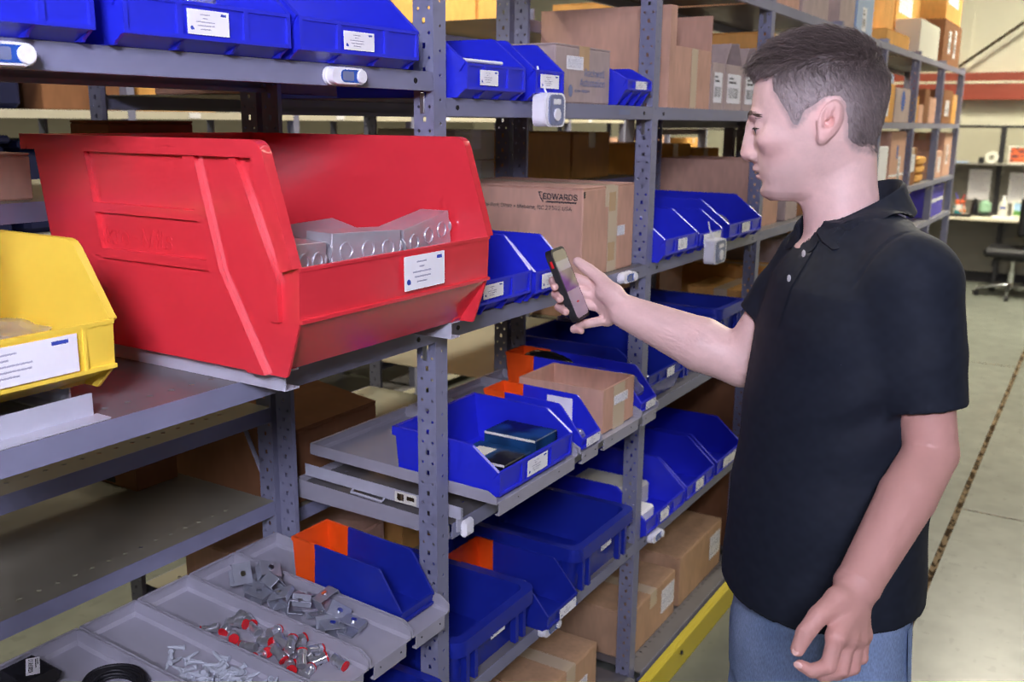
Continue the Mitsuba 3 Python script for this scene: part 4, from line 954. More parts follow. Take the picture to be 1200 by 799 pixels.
hand(lw2, lwr, L_t, [L_i, L_m, L_r, L_p], (.0088, .009, .0085, .0075), None)
R_i = [V3(.226, 1.524, 1.442), V3(.184, 1.507, 1.457), V3(.182, 1.449, 1.456), V3(.203, 1.4165, 1.452)]
R_m = [V3(.232, 1.520, 1.424), V3(.190, 1.502, 1.436), V3(.192, 1.441, 1.435), V3(.216, 1.412, 1.433)]
R_r = [V3(.245, 1.520, 1.405), V3(.197, 1.504, 1.412), V3(.201, 1.437, 1.414), V3(.228, 1.412, 1.412)]
R_p = [V3(.260, 1.508, 1.386), V3(.226, 1.478, 1.3785), V3(.232, 1.436, 1.3785), V3(.252, 1.425, 1.3795)]
R_t = [V3(.276, 1.492, 1.437), V3(.247, 1.503, 1.458), V3(.220, 1.509, 1.472), V3(.195, 1.513, 1.484)]
rw2 = rwr*.82 + V3(.262, 1.500, 1.412)*.18
hand(rw2, rwr, R_t, [R_i, R_m, R_r, R_p], (.0088, .009, .0085, .0075), None)
skin.ell(V3(.272, 1.490, 1.436), V3(.028, .014, .016), np.eye(3), .012)       # ball of the thumb
sk = surface(skin, (.13, 1.00, .98), (.92, 1.66, 1.87), .0025)
man_key = thing('person', 'man in a black polo shirt and light jeans holding a phone before the shelves', 'person')
v = np.array(sk.vertices); q = (v-HC) @ HR.T*1000
tone = np.tile(np.array([.74, .500, .450]), (len(v), 1))
nz = meshkit.fbm(v*45, 3, 2)[:, None]-.5; nz2 = meshkit.fbm(v*400, 2, 5)[:, None]-.5
tone *= 1+.16*nz+.10*nz2
def blend(w, c):
    global tone
    w = np.clip(w, 0, 1)[:, None]; tone = tone*(1-w)+np.array(c)*w
inhead = q[:, 2] > -135
def blob(f, l, z, r): return np.clip(1.4-np.linalg.norm((q-np.array([f, l, z]))/np.array(r), axis=1), 0, 1)
for s in (-1, 1):
    blend(.35*blob(58, s*50, -40, (30, 22, 22)), (.72, .36, .31)); blend(.45*blob(-17, s*80, -2, (24, 14, 34)), (.76, .36, .31))
blend(.30*blob(98, 0, -50, (16, 18, 14)), (.72, .36, .31))
lips = np.maximum(blob(86, 0, -75.5, (9, 21, 3.6)), blob(83, 0, -84, (9, 20, 4.2)))*(q[:, 0] > 70)
blend(.55*lips, (.50, .20, .18))
beard = np.clip((-52-q[:, 2])/22, 0, 1)*np.clip((q[:, 0]-2)/24, 0, 1)*np.clip((q[:, 2]+128)/10, 0, 1)*(1-np.clip(lips*2, 0, 1))
blend(.26*beard*(.8+.8*nz2[:, 0]), (.30, .20, .18))
arm_l_shade = np.clip((1.47-v[:, 2])/.06, 0, 1)*(v[:, 0] > .70)
blend(.85*arm_l_shade*1., (.50, .25, .205))  # shade painted in: near arm skin darkened so it looks less lit
kn = np.zeros(len(v))
for f in (L_i, L_m, L_r, L_p, R_i, R_m, R_r, R_p):
    for j in (0, 1, 3): kn = np.maximum(kn, np.clip(1.5-np.linalg.norm(v-f[j], axis=1)/.013, 0, 1))
blend(.30*kn, (.66, .32, .27))
HP = np.array([(101, 60), (97, 54), (80, 58), (64, 62), (62, 37), (52, 22), (41, 6), (33, -9), (25, -8), (14, 10), (4, 17), (-9, 30), (-26, 31), (-34, 21), (-38, 0), (-42, -26), (-52, -40), (-78, -46), (-130, -60), (-130, 160), (140, 160), (140, 75)], float)
def polyd(P, q):
    d = np.full(len(q), 1e9); s = np.ones(len(q)); n = len(P)
    for i in range(n):
        a, b = P[i], P[i-1]; e = b-a; w = q-a; t = np.clip((w@e)/(e@e), 0, 1); d = np.minimum(d, ((w-t[:, None]*e)**2).sum(1))
        c1 = q[:, 1] >= a[1]; c2 = q[:, 1] < b[1]; c3 = e[0]*w[:, 1] > e[1]*w[:, 0]
        s = np.where((c1 & c2 & c3) | (~c1 & ~c2 & ~c3), -s, s)
    return s*np.sqrt(d)
hm = (q[:, 2] > -70) & (np.abs(q[:, 0]) < 130)
pdv = np.full(len(q), 99.); pdv[hm] = polyd(HP, q[hm][:, [0, 2]]+6*nz2[hm])
blend(.62*np.clip(1-pdv/7., 0, 1)*(q[:, 0] < 75)*(.75+.9*nz2[:, 0]), (.22, .175, .165))
scene['m_skin'] = {'type': 'twosided', 'bsdf': {'type': 'principled', 'base_color': {'type': 'mesh_attribute', 'name': 'vertex_color'}, 'roughness': .47, 'specular': .38, 'sheen': .25}}
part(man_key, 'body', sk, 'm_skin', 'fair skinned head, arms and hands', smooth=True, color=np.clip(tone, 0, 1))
# eyes, brows, nails
mat('m_eye', lin(214, 208, 206), .15, .5); mat('m_iris', lin(58, 58, 60), .2, .5); mat('m_brow', lin(104, 84, 76), .7, .2); mat('m_hair', lin(58, 44, 40), .5, .35); mat('m_nail', (.66, .42, .36), .3, .5)
for s in (-1, 1):
    e = trimesh.creation.icosphere(2, .0124); e.apply_translation(hd(74.5, s*33, -12.5))
    ek_ = part(man_key, 'eye', e, 'm_eye', smooth=True)
    g = HF*.86 + V3(0, 0, -.42)+HL*.0; g /= np.linalg.norm(g)
    a = np.cross(g, [0, 0, 1.])
    part(ek_, 'iris', tf(trimesh.creation.cylinder(.0058, .0012, sections=20), frame(hd(74.5, s*33, -12.5)+g*.0121, a, np.cross(g, a))), 'm_iris')
    P = [hd(75+math.cos(t)*14.0, s*(33+math.sin(t)*14.2), -13.8-.6*math.cos(t)) for t in np.linspace(-.7, 1.2, 14)]
    part(man_key, 'lashes', tube(P, [.0004]+[.0010]*12+[.0004], 6), 'm_hair', 'dark lash line', smooth=True)
    rb = np.random.default_rng(3+s); hs = []
    u = rb.random(120); l = 11+u*36; z0 = 4.5+4.5*np.sin(u*2.3)-3.5*u**3+rb.normal(size=120)*1.5
    def onface(l, z):
        lo_, hi_ = np.full(len(l), 40.), np.full(len(l), 125.)
        for _ in range(18):
            m_ = (lo_+hi_)/2; ins = skin(HC+(m_[:, None]*HF+(s*l)[:, None]*HL+z[:, None]*V3(0, 0, 1))*.001) < 0
            lo_, hi_ = np.where(ins, m_, lo_), np.where(ins, hi_, m_)
        return HC+((lo_+.7)[:, None]*HF+(s*l)[:, None]*HL+z[:, None]*V3(0, 0, 1))*.001
    A, B_ = onface(l, z0), onface(l+5.5, z0+1.6-3.0*u)
    for a_, b_ in zip(A, B_): hs.append(tube([a_, (a_+b_)/2+HF*.0006+HL*s*.0004, b_], [.00046, .00042, .00015], 3, caps=False))
    part(man_key, 'eyebrow', cat(hs), 'm_brow')
for e_ in ('eyebrow', 'eyebrow_001'): labels[f'{man_key}__{e_}'] = {'label': 'dark eyebrow', 'kind': 'stuff'}
for f in (L_i, L_m, L_t):
    tip = f[-1]; d = f[-1]-f[-2]; d /= np.linalg.norm(d); up = V3(0, -.8, .3); up -= d*(up@d); up /= np.linalg.norm(up)
    n = trimesh.creation.icosphere(2, 1.); n.apply_transform(np.diag([.0055, .0042, .0014, 1])); part(man_key, 'nail', tf(n, frame(tip+up*.0066+d*.002, d, np.cross(up, d))), 'm_nail', smooth=True)
# -------- hair
headonly = Sdf(); headonly.add(loft(HR, HC, FT, 2.25, .001), hd(0, 0, -25), .15, .02)  .ell(hd(2, 0, 34), V3(91, 74, 80)*.001, HR, .004).cone(hd(-36, 0, -60), hd(-41, 0, -120), .0505, .0515, .010)
def thick(q):
    top = np.clip((q[:, 2]-48)/42, 0, 1); front = np.clip((q[:, 0]-20)/60, 0, 1)
    return (.0026 + .0085*top*np.clip((q[:, 0]+100)/55, .25, 1) + .005*top*front + .002*np.clip((-q[:, 0]-40)/40, 0, 1)*np.clip((q[:, 2])/40, 0, 1))
hair = Sdf()
def hairfn(p):
    q = (p-HC) @ HR.T*1000
    n = meshkit.fbm(np.c_[q[:, 0]*.05, q[:, 1]*.16, q[:, 2]*.10], 3, 3)-.5
    pm = polyd(HP, q[:, [0, 2]] + np.c_[n*7, n*7])
    edge = np.where(q[:, 0] > 60, 1., np.clip(-pm/11., 0, 1))
    top = np.clip((q[:, 2]-48)/42, 0, 1)
    d = headonly(p) - thick(q)*(1+(.12+.45*top)*n)*(.12+.88*edge)
    return smax(d, pm*.001, .003)
hair.add(hairfn, hd(0, 0, 40), .16, 0)
hair.ell(hd(82, -6, 72), V3(22, 44, 11)*.001, HR, .008)
hr = surface(hair, hd(0, 0, 0)-.16, hd(0, 0, 0)+.17, .003)
hq = (np.array(hr.vertices)-HC) @ HR.T*1000
side = np.clip((74-hq[:, 2])/50, 0, 1)*np.clip((hq[:, 0]+85)/80, .30, 1)
hn = meshkit.fbm(np.c_[hq[:, 0]*.12, hq[:, 1]*.3, hq[:, 2]*.25], 3, 8)
hc = (np.array([.085, .064, .058])*(1-side)[:, None] + np.array([.36, .30, .29])*side[:, None])*(.6+.8*hn)[:, None]
scene['m_haircap'] = {'type': 'twosided', 'bsdf': {'type': 'principled', 'base_color': {'type': 'mesh_attribute', 'name': 'vertex_color'}, 'roughness': .55, 'specular': .3}}
hk = part(man_key, 'hair', hr, 'm_haircap', 'short dark brown hair faded at the sides', smooth=True, color=np.clip(hc, 0, 1))
# short strands lying over the cap
hn_v = np.array(hr.vertex_normals); out = (headonly(np.array(hr.vertices)) > .0015)
cand = np.nonzero(out)[0]; rs_ = np.random.default_rng(12); pick = rs_.choice(cand, 9000)
sv, sf, sc_ = [], [], []
for i in pick:
    p0 = np.array(hr.vertices)[i] if False else hr.vertices[i]; n = hn_v[i]; fq, lq, zq = hq[i]
    top = min(1, max(0, (zq-55)/30))
    flow = HF*(.75*top) + HL*(.22*top*(-1 if lq < 10 else .4)) + V3(0, 0, -1)*(1-top) + HF*(-.55)*(1-top)
    flow = flow + rs_.normal(size=3)*.25; flow -= n*(flow@n); flow /= np.linalg.norm(flow)+1e-9
    L = (.008+.010*top)*rs_.uniform(.6, 1.25)
    lift = .25+.30*top
    P = [p0-n*.001, p0+flow*L*.5+n*L*.5*lift, p0+flow*L+n*L*lift*.55]
    r = [.00042, .00036, .00008]
    a = np.cross(flow, n); k0 = len(sv)*1
    base = sum(len(x) for x in sv) if False else None
    vv = []
    for j in range(3):
        for ang in (0, 2.09, 4.19): vv.append(P[j] + r[j]*(math.cos(ang)*a + math.sin(ang)*n))
    o = len(sv); sv += vv
    for j in range(2):
        for c in range(3):
            c2 = (c+1) % 3; sf += [[o+j*3+c, o+j*3+c2, o+j*3+3+c2], [o+j*3+c, o+j*3+3+c2, o+j*3+3+c]]
    col = hc[i]*rs_.uniform(.6, 1.7); sc_ += [col]*9
sk_ = part(hk, 'strands', trimesh.Trimesh(np.array(sv), np.array(sf), process=False), 'm_haircap', 'short hair strands', smooth=True, color=np.clip(np.array(sc_), 0, 1))
labels[sk_]['kind'] = 'stuff'
# -------- polo shirt
ST = [(.93, .142, -.146, .186), (1.05, .142, -.142, .182), (1.15, .138, -.136, .174), (1.25, .132, -.130, .168), (1.33, .122, -.122, .170), (1.42, .108, -.114, .178), (1.50, .088, -.104, .170), (1.54, .066, -.092, .140), (1.575, .048, -.082, .095), (1.595, .04, -.078, .07)]
torso = Sdf(); torso.add(loft(TR, TC, ST, 2.15), tw(0, 0, 1.27), .42, .02)
torso.cone(hd(-74, 28, -166), lsh+V3(0, 0, -.001), .052, .055, .016).cone(hd(-70, -26, -182), rsh+V3(0, 0, -.004), .050, .052, .016)
lse = lsh + (lel-lsh)*.75; rse = rsh + (rel-rsh)*.62
slL, slR = Sdf(), Sdf()
slL.cone(lsh+V3(0, 0, -.016), lsh*.4+lse*.6, .065, .058, 0).cone(lsh*.4+lse*.6, lel, .058, .0455, .004)
slR.cone(rsh+V3(0, 0, -.02), rsh*.4+rse*.6, .060, .055, 0).cone(rsh*.4+rse*.6, rel, .055, .050, .004)
ld, rd = (lel-lsh)/np.linalg.norm(lel-lsh), (rel-rsh)/np.linalg.norm(rel-rsh)
neckc = hd(-50, 2, -165)
def shirt_fn(p):
    q = (p-TC) @ TR.T
    n = meshkit.fbm(np.c_[q[:, 0]*7+q[:, 2]*5, q[:, 1]*7-q[:, 2]*3, q[:, 2]*2.5], 3, 4)-.5
    r2 = np.exp(-((p-tw(.05, .15, 1.37))**2).sum(1)/.006)
    fold = .009*n + .0035*r2*np.sin(85*(q[:, 0]*.6+q[:, 2]*.8)) + .003*np.exp(-((q[:, 2]-1.22)/.10)**2)*np.sin(38*q[:, 2]+9*q[:, 0])
    sl_, sr_ = (p-lsh)@ld, (p-rsh)@rd
    dl, dr_ = slL(p), slR(p)
    cl, cr = (p-lse)@ld, (p-rse)@rd
    dt = torso(p)
    hem = 1.040 + .012*np.clip(-q[:, 0]/.14, -1, 1) - .008*np.cos(q[:, 1]/.18*1.5)
    ch = hem - p[:, 2]
    # seam where the near sleeve is set in
    sd = (p-lsh)@(TL*.80-V3(0, 0, .30)-TF*.22)
    seam = np.exp(-((sd+.022)/.0028)**2)*np.clip(1-np.maximum(sl_-.12, 0)/.03, 0, 1)*np.exp(-(dl/.010)**2)*(np.linalg.norm(p-lsh, axis=1) < .13)
    a = np.maximum(dl-fold, cl); a = np.maximum(a, -np.where(cl > -.03, dl-fold+.0075, 1.))
    b = np.maximum(dr_-fold, cr); b = np.maximum(b, -np.where(cr > -.03, dr_-fold+.0075, 1.))
    t = np.maximum(dt-fold, ch); t = np.maximum(t, -np.where(ch > -.03, dt-fold+.0075, 1.))
    d = smin(smin(t, a, .018), b, .018) + .0026*seam
    nh = np.linalg.norm((p-neckc)[:, :2], axis=1) - .060
    return np.where(p[:, 2] > 1.552, np.maximum(d, -nh), d)
shirt = Sdf(); shirt.add(shirt_fn, tw(0, 0, 1.3), .6, 0)
sh = surface(shirt, (.36, 1.12, .98), (.97, 1.76, 1.68), .0035)
def knit(p, n, uv):
    return mix([.0075, .0105, .0185], [.0120, .0165, .0275], fbm(p.x*90, p.y*90, p.z*90, 2))
mat('m_polo', proc(knit), .75, .25, sheen=.6)
sk2 = part(man_key, 'polo_shirt', sh, 'm_polo', 'black short sleeved polo shirt', smooth=True)
# collar: a folded band round the neck
cc = V3(*neckc[:2], 0); rows = []
A0 = math.radians(34)
for a in np.linspace(A0, 2*np.pi-A0, 81):
    w = .5-.5*math.cos(a); m_ = min(a, 2*np.pi-a); sg = 1 if a < np.pi else -1
    e = math.exp(-((m_-A0)/math.radians(38))**2)
    zt = 1.568 + .082*w**.75; r = .0635 + .005*w
    fall = .040 + .012*e; flare = .024 + .010*(1-w)
    prof = [(r-.004, zt-.030, 0), (r-.001, zt-.003, 0), (r+.002, zt+.0005, 0), (r+.006, zt-.002, .05), (r+.55*flare, zt-.5*fall, .55), (r+flare, zt-fall, 1), (r+flare-.003, zt-fall-.002, 1), (r+.5*flare-.004, zt-.55*fall-.002, .55), (r+.002, zt-.008, .05), (r-.001, zt-.030, 0)]
    row = []
    for x, z, fr in prof:
        aa = a + sg*math.radians(26)*e*fr; dv = TF*math.cos(aa)*1.06 + TL*math.sin(aa); p = cc + dv*x + V3(0, 0, z)
        if fr > .5:
            for _ in range(14):
                if shirt_fn(p[None])[0] > .0022 + (.003 if fr > .9 and x > r+flare-.001 else 0): break
                p = p + dv*.0012 + V3(0, 0, .0022)
        row.append(p)
    rows.append(row)
rows = np.array(rows); nr, nc = rows.shape[:2]
cf = []
for i in range(nr-1):
    for j in range(nc):
        j2 = (j+1) % nc; a, b, c, d = i*nc+j, i*nc+j2, (i+1)*nc+j2, (i+1)*nc+j; cf += [[a, d, c], [a, c, b]]
for e, s in ((0, 1), (nr-1, -1)):
    for j in range(1, nc-1): cf.append([e*nc, e*nc+j, e*nc+j+1][::s])
part(sk2, 'collar', trimesh.Trimesh(rows.reshape(-1, 3), np.array(cf), process=False), 'm_polo', 'folded black collar', smooth=50)
# placket and buttons lie on the chest
def chest(z, l=0.):
    t = np.array(ST); fr = np.interp(z, t[:, 0], t[:, 1]); w = np.interp(z, t[:, 0], t[:, 3]); bk = np.interp(z, t[:, 0], t[:, 2])
    lo_, hi_ = .0, .25
    for _ in range(24):
        m_ = (lo_+hi_)/2; p = tw(m_, l, z)[None]
        if shirt_fn(p)[0] < 0: lo_ = m_
        else: hi_ = m_
    return tw(lo_, l, z)
zs_ = np.linspace(1.440, 1.572, 16); lc, wv = .0, .017
pv = []
for z in zs_:
    for l in (-wv, 0, wv): pv.append(chest(z, lc+l) + TF*.0016)
pf = []
for i in range(len(zs_)-1):
    for j in range(2): a = i*3+j; pf += [[a, a+1, a+4], [a, a+4, a+3]]
pm = trimesh.Trimesh(np.array(pv), np.array(pf), process=False)
part(sk2, 'placket', pm, 'm_polo', smooth=True)
mat('m_button', lin(196, 196, 200), .25, .5)
for z in (1.574, 1.546, 1.510):
    c = chest(min(z, 1.57), lc) + TF*.0035 + V3(0, 0, max(0, z-1.57)); part(sk2, 'button', tf(lathe([(0, -.0012), (.0046, -.0012), (.0056, 0), (.0046, .0012), (.003, .0008), (0, .0008)], 16), frame(c, TL, [0, 0, 1])), 'm_button', 'pale grey button', smooth=40)
# -------- jeans and shoes
jeans = Sdf()
JT = [(.84, .112, -.118, .160), (.93, .120, -.124, .168), (1.02, .118, -.120, .164), (1.12, .110, -.112, .150)]
jeans.add(loft(TR, TC, JT, 2.2), tw(0, 0, .96), .26, .02)
for s in (-1, 1):
    hip, kn_, an = tw(0, s*.088, .90), tw(.03, s*.095, .555), tw(-.01, s*.10, .185)
    jeans.cone(hip, kn_, .094, .070, .03).cone(kn_, an, .070, .060, .02)
def jeans_post(p, d):
    q = (p-TC) @ TR.T
    n = meshkit.fbm(np.c_[q[:, 0]*6+q[:, 2]*7, q[:, 1]*8, q[:, 2]*5], 3, 6)-.5
    return np.maximum(d - .009*n, np.maximum(.165-p[:, 2], p[:, 2]-1.115))
jn_ = surface(jeans, (.42, 1.20, .15), (.93, 1.68, 1.14), .006, jeans_post)
def denim(p, n, uv):
    f = fbm(p.x*14, p.y*14, p.z*8, 3); w = noise(p.x*700, p.y*700, p.z*220)
    return mix([.14, .215, .37], [.28, .365, .53], f)*(.82+.36*w)
mat('m_denim', proc(denim), .8, .2)
jk = part(man_key, 'jeans', jn_, 'm_denim', 'light blue denim jeans', smooth=True)
# back pocket flap on his left seat, with its stitched edge
pk = []
for z, a0, a1 in ((1.02, 118, 150), (.945, 118, 150), (.90, 122, 146)):
    for a in np.linspace(a0, a1, 5):
        dirv = TF*math.cos(math.radians(a)) + TL*math.sin(math.radians(a)); lo_, hi_ = .05, .3
        for _ in range(22):
            m_ = (lo_+hi_)/2; p = (TC+V3(0, 0, z)+dirv*m_)[None]
            if jeans_post(p, jeans(p))[0] < 0: lo_ = m_
            else: hi_ = m_
        pk.append(TC+V3(0, 0, z)+dirv*(lo_+.003))
pf = []
for i in range(2):
    for j in range(4): a = i*5+j; pf += [[a, a+1, a+6], [a, a+6, a+5]]
part(jk, 'back_pocket', trimesh.Trimesh(np.array(pk), np.array(pf), process=False), 'm_denim', smooth=True)
mat('m_shoe', lin(70, 56, 46), .5, .4)
for s in (-1, 1):
    shs = Sdf(); a = tw(-.045, s*.10, FLOOR+.045); b = tw(.12, s*.105, FLOOR+.034)
    shs.cone(a, b, .043, .036, .02).cone(tw(-.02, s*.10, FLOOR+.06), tw(-.015, s*.10, FLOOR+.11), .044, .042, .03)
    sm = surface(shs, a-.13, b+.13 if False else np.maximum(a, b)+.13, .006, lambda p, d: np.maximum(d, FLOOR+.001-p[:, 2])) if False else surface(shs, np.minimum(a, b)-.1, np.maximum(a, b)+.12, .006, lambda p, d: np.maximum(d, FLOOR+.001-p[:, 2]))
    part(man_key, 'shoe', sm, 'm_shoe', 'brown shoe', smooth=True)
# -------- the phone in his right hand
PTL, PTR, PBL = V3(.190, 1.4255, 1.514), V3(.175, 1.5005, 1.514), V3(.2445, 1.4265, 1.394)
px_ = PTR-PTL; py_ = PTL-PBL; PW, PHt = np.linalg.norm(px_), np.linalg.norm(py_)
PM = frame(PBL, px_, py_)
ph = thing('phone', 'smartphone in a black case held up in the man\'s right hand', 'phone')
part(ph, 'case', tf(ext(rrect(PW, PHt, .012, 6), .0115), PM @ frame([0, 0, -.0115], [1, 0, 0], [0, 1, 0])), 'm_black', 'black rubber case', smooth=40)
def screen_tex(p, n, uv):
    u, v = uv.x, uv.y
    c = mix([.26, .23, .17], [.42, .40, .38], smoothstep(.70, .72, v)*(1-smoothstep(.84, .86, v)))
    c = mix(mi.Color3f([.16, .05, .26]), c, smoothstep(.42, .66, v+.35*(u-.5)))
    c = mix([.40, .32, .38], c, smoothstep(.40, .41, v))
    return c
SC = ext(rrect(PW-.008, PHt-.010, .009, 5), .0006); suv = np.array(SC.vertices)[:, :2]/np.array([PW-.008, PHt-.010])
scene['m_screen'] = {'type': 'twosided', 'bsdf': {'type': 'principled', 'base_color': proc(screen_tex), 'roughness': .12, 'specular': .6}}
part(ph, 'screen', tf(SC, PM @ frame([.004, .005, .0002], [1, 0, 0], [0, 1, 0])), 'm_screen', 'lit screen', uv=suv)
part(ph, 'side_button', tf(rbox(-.0016, .0004, PHt*.76, PHt*.86, -.0085, -.0035, .0008), PM), 'm_redpart', 'red side button')
part(ph, 'screen_mark', tf(ext(rrect(.010, .003, .001), .0003), PM @ frame([.032, .030, .0009], [1, 0, 0], [0, 1, 0])), 'm_redpart', 'small red mark on the screen')
# ================================================================ far bays seen right of the man, and the desk at the end wall
def far(label, y0, y1, z, h, m='m_card', d=.34, off=.02, stick=None, **kw):
    return carton(label, -off-d, -off, y0, y1, z+.0005, z+.0005+h, m, 'm_tape_pale', stick=stick, **kw)
mat('m_sky_plastic', lin(150, 176, 214), .3, .5); mat('m_purple', lin(84, 74, 190), .5, .4)
far('tan carton with a white label on the eye level shelf, just right of the hair', 5.10, 5.40, 1.74, .19, 'm_card_gold', stick=[('x', .09, .03, .07, .12, 1)])
k = far('grey brown carton with a round blue sticker on the shelf right of the hair', 5.43, 5.84, 1.74, .18, 'm_card_grey', tape_on=False)
part(k, 'round_sticker', tf(trimesh.creation.cylinder(.055, .001, sections=28), frame([-.0192, 5.64, 1.855], [0, 1, 0], [0, 0, 1])), 'm_panel_blue', 'round blue sticker')
single('parts_case', rbox(-.36, -.03, 5.10, 5.40, 1.9315, 1.985, .01), 'm_sky_plastic', 'pale blue plastic case lying on the tan carton right of the hair', 'case')
single('white_board', rbox(-.055, -.025, 5.09, 5.40, 1.3605, 1.62, .004), 'm_white', 'white board standing on edge on the chest level shelf right of the neck', 'board')
k = far('tall brown carton with a white strap and blue sticker, right of the neck', 5.43, 5.85, 1.36, .335, 'm_card', stick=[('x', .23, .04, .06, .16, 2)])
part(k, 'sticker', bx(-.0195, -.0188, 5.60, 5.64, 1.55, 1.62), 'm_panel_blue', 'blue sticker'); part(k, 'strap', bx(-.0197, -.0189, 5.43, 5.85, 1.455, 1.467), 'm_white', 'white plastic strap')
far('brown carton on the waist level shelf behind the shirt collar, second from the end', 5.30, 5.80, .98, .30, 'm_card')
for j, (y0, y1, h, m, lb) in enumerate(((5.98, 6.13, .15, 'm_card_gold', 'small golden carton, leftmost of the small cartons by the second last post'), (6.15, 6.31, .105, 'm_card', 'low tan carton between the small cartons on the second last bay'), (6.33, 6.49, .20, 'm_card_brown', 'tall dark brown carton among the small cartons of the second last bay'), (6.51, 6.76, .155, 'm_card', 'square tan carton, rightmost of the small cartons of the second last bay'))):
    far(lb, y0, y1, 1.74, h, m, tape_on=False)
for lb, y0, y1, z, h, m, st in (('dark carton with a white and blue label beside the paper packets', 5.98, 6.24, 1.38, .22, 'm_card_brown', [('x', .06, .08, .14, .10, 1)]),
        ('brown carton on the end bay eye level shelf beside the last post', 7.05, 7.45, 1.74, .22, 'm_card_brown', [('x', .1, .05, .15, .1, 2)]), ('golden carton at the right of the end bay eye level shelf', 7.47, 7.68, 1.74, .20, 'm_card_gold', None),
        ('tall tan carton on the end bay chest level shelf', 7.30, 7.65, 1.38, .30, 'm_card', [('x', .12, .08, .08, .14, 2)]), ('short tan carton at the left of the end bay chest level shelf', 6.92, 7.26, 1.38, .18, 'm_card', [('x', .16, .04, .10, .10, 1)]),
        ('purple blue printed carton on the end bay waist shelf', 6.95, 7.50, 1.12, .21, 'm_purple', None)):
    k = far(lb, y0, y1, z, h, m, stick=st, d=.30)
part(k, 'pale_band', bx(-.0195, -.0188, 6.95, 7.50, 1.22, 1.24), 'm_white')
for j in range(3):
    m_ = trimesh.creation.icosphere(3, 1.); v = m_.vertices.copy(); n = meshkit.fbm(v*2+j*5, 3)-.5
    v = np.sign(v)*np.abs(v)**.6*(1+.25*n)[:, None]; v /= np.abs(v).max(0)
    v = v*np.array([.020, .17, .026])+np.array([-.045+.004*j, 6.45, 1.3815+.027+j*.0535])
    single('paper_packet', trimesh.Trimesh(v, m_.faces, process=False), 'm_card_gold', f'crumpled tan paper packet in a stack of three, {("bottom", "middle", "top")[j]}', 'packet', smooth=True)
k = thing('grey_bin', 'grey open front bin on the low shelf of the last bay by the desk', 'bin')
part(k, 'body', tf(bin_mesh(.52, .34, .20, .03, .02, .08, .10), frame([-.01, 7.10, .7505], [1, 0, 0], [0, 1, 0])), 'm_tray', smooth=30)
# on the very top
for lb, y0, y1, h, m, d, off, st in (('pink brown carton on the very top of the fourth bay, left', 3.62, 3.98, .22, 'm_card_grey', .4, .03, None), ('narrow tan carton on the very top of the fourth bay, right', 3.30, 3.58, .26, 'm_card', .4, .03, None),
        ('pale carton on the very top of the fifth bay, left', 4.16, 4.42, .30, 'm_card_grey', .4, .03, None), ('blue shrink wrapped pack on the very top of the fifth bay', 4.46, 4.78, .20, 'm_sky_plastic', .3, .03, [('x', .1, .02, .08, .10, 2)]),
        ('huge golden carton on the very top of the sixth bay', 5.02, 5.86, .62, 'm_card_gold', .30, .15, None), ('flat golden carton lying before the huge golden carton', 5.06, 5.66, .075, 'm_card_gold', .10, .02, None),
        ('white ribbed carton on the very top of the second last bay', 5.96, 6.62, .20, 'm_offwhite', .14, .02, None), ('golden carton with a printed white label behind the white ribbed carton', 6.0, 6.76, .46, 'm_card_gold', .27, .17, [('x', .08, .25, .4, .16, 1)]),
        ('brown carton on the very top of the end bay, lower of two', 6.86, 7.62, .28, 'm_card_brown', .40, .03, [('x', .2, .08, .1, .14, 2), ('x', .45, .06, .08, .18, 2)])):
    k = carton(lb, -off-d, -off, y0, y1, 2.1105, 2.1105+h, m, 'm_tape_pale', stick=st, tape_on='golden' not in lb and 'white' not in lb)
carton('brown carton with a large white label, stacked on the end bay, upper of two', -.40, -.04, 6.90, 7.58, 2.3915, 2.74, 'm_card_gold', 'm_tape_pale', stick=[('x', .05, .1, .45, .18, 1)])
# cubicle
mat('m_fabric_lit', lin(172, 168, 148), .9, .1); mat('m_fabric_shade_dark', lin(112, 110, 104), .9, .1); mat('m_desk', lin(214, 206, 182), .4, .4); mat('m_trim', lin(40, 40, 44), .5, .4)  # light and dark fabric: one partition cloth, ledge shade painted into its colours
DZ, DY = FLOOR+.72, 10.75
k = thing('cubicle_wall', 'grey fabric office partition behind the desk at the end of the aisle', 'partition')
for i, (x0, x1) in enumerate(((-1.3, -.66), (-.64, -.045), (.01, 1.1))):
    part(k, 'upper_panel', rbox(x0, x1, 11.31, 11.36, 1.34, 1.715, .004), 'm_fabric_lit', 'upper panel toned as lit'); part(k, 'lower_panel', rbox(x0, x1, 11.31, 11.36, FLOOR+.16, 1.335, .004), 'm_fabric_shade_dark', 'lower panel toned as shaded')
for x in (-.65, -.0175, 1.11): part(k, 'post', rbox(x-.022, x+.022, 11.295, 11.37, FLOOR, 1.725, .003), 'm_trim', 'dark upright')
part(k, 'base', bx(-1.3, 1.1, 11.30, 11.365, FLOOR, FLOOR+.16), 'm_trim', 'dark base strip'); part(k, 'top_cap', rbox(-1.3, 1.12, 11.30, 11.37, 1.715, 1.735, .003), 'm_trim')
part(k, 'ledge', rbox(-1.3, 1.1, 11.02, 11.309, 1.335, 1.352, .003), 'm_fabric_shade_dark', 'narrow dark ledge')
k = thing('desk', 'pale topped desk against the grey partition at the end of the aisle', 'desk')
part(k, 'top', rbox(-.9, 1.1, DY, 11.29, DZ-.03, DZ, .006), 'm_desk'); part(k, 'modesty_panel', rbox(-.86, 1.06, 11.2, 11.22, FLOOR+.12, DZ-.031, .003), 'm_fabric_shade_dark')
for x in (-.85, 1.03): part(k, 'leg', rbox(x, x+.03, DY+.1, 11.25, FLOOR, DZ-.031, .003), 'm_trim')
part(k, 'support', rbox(.05, .09, 11.10, 11.19, FLOOR, DZ-.031, .003), 'm_trim')
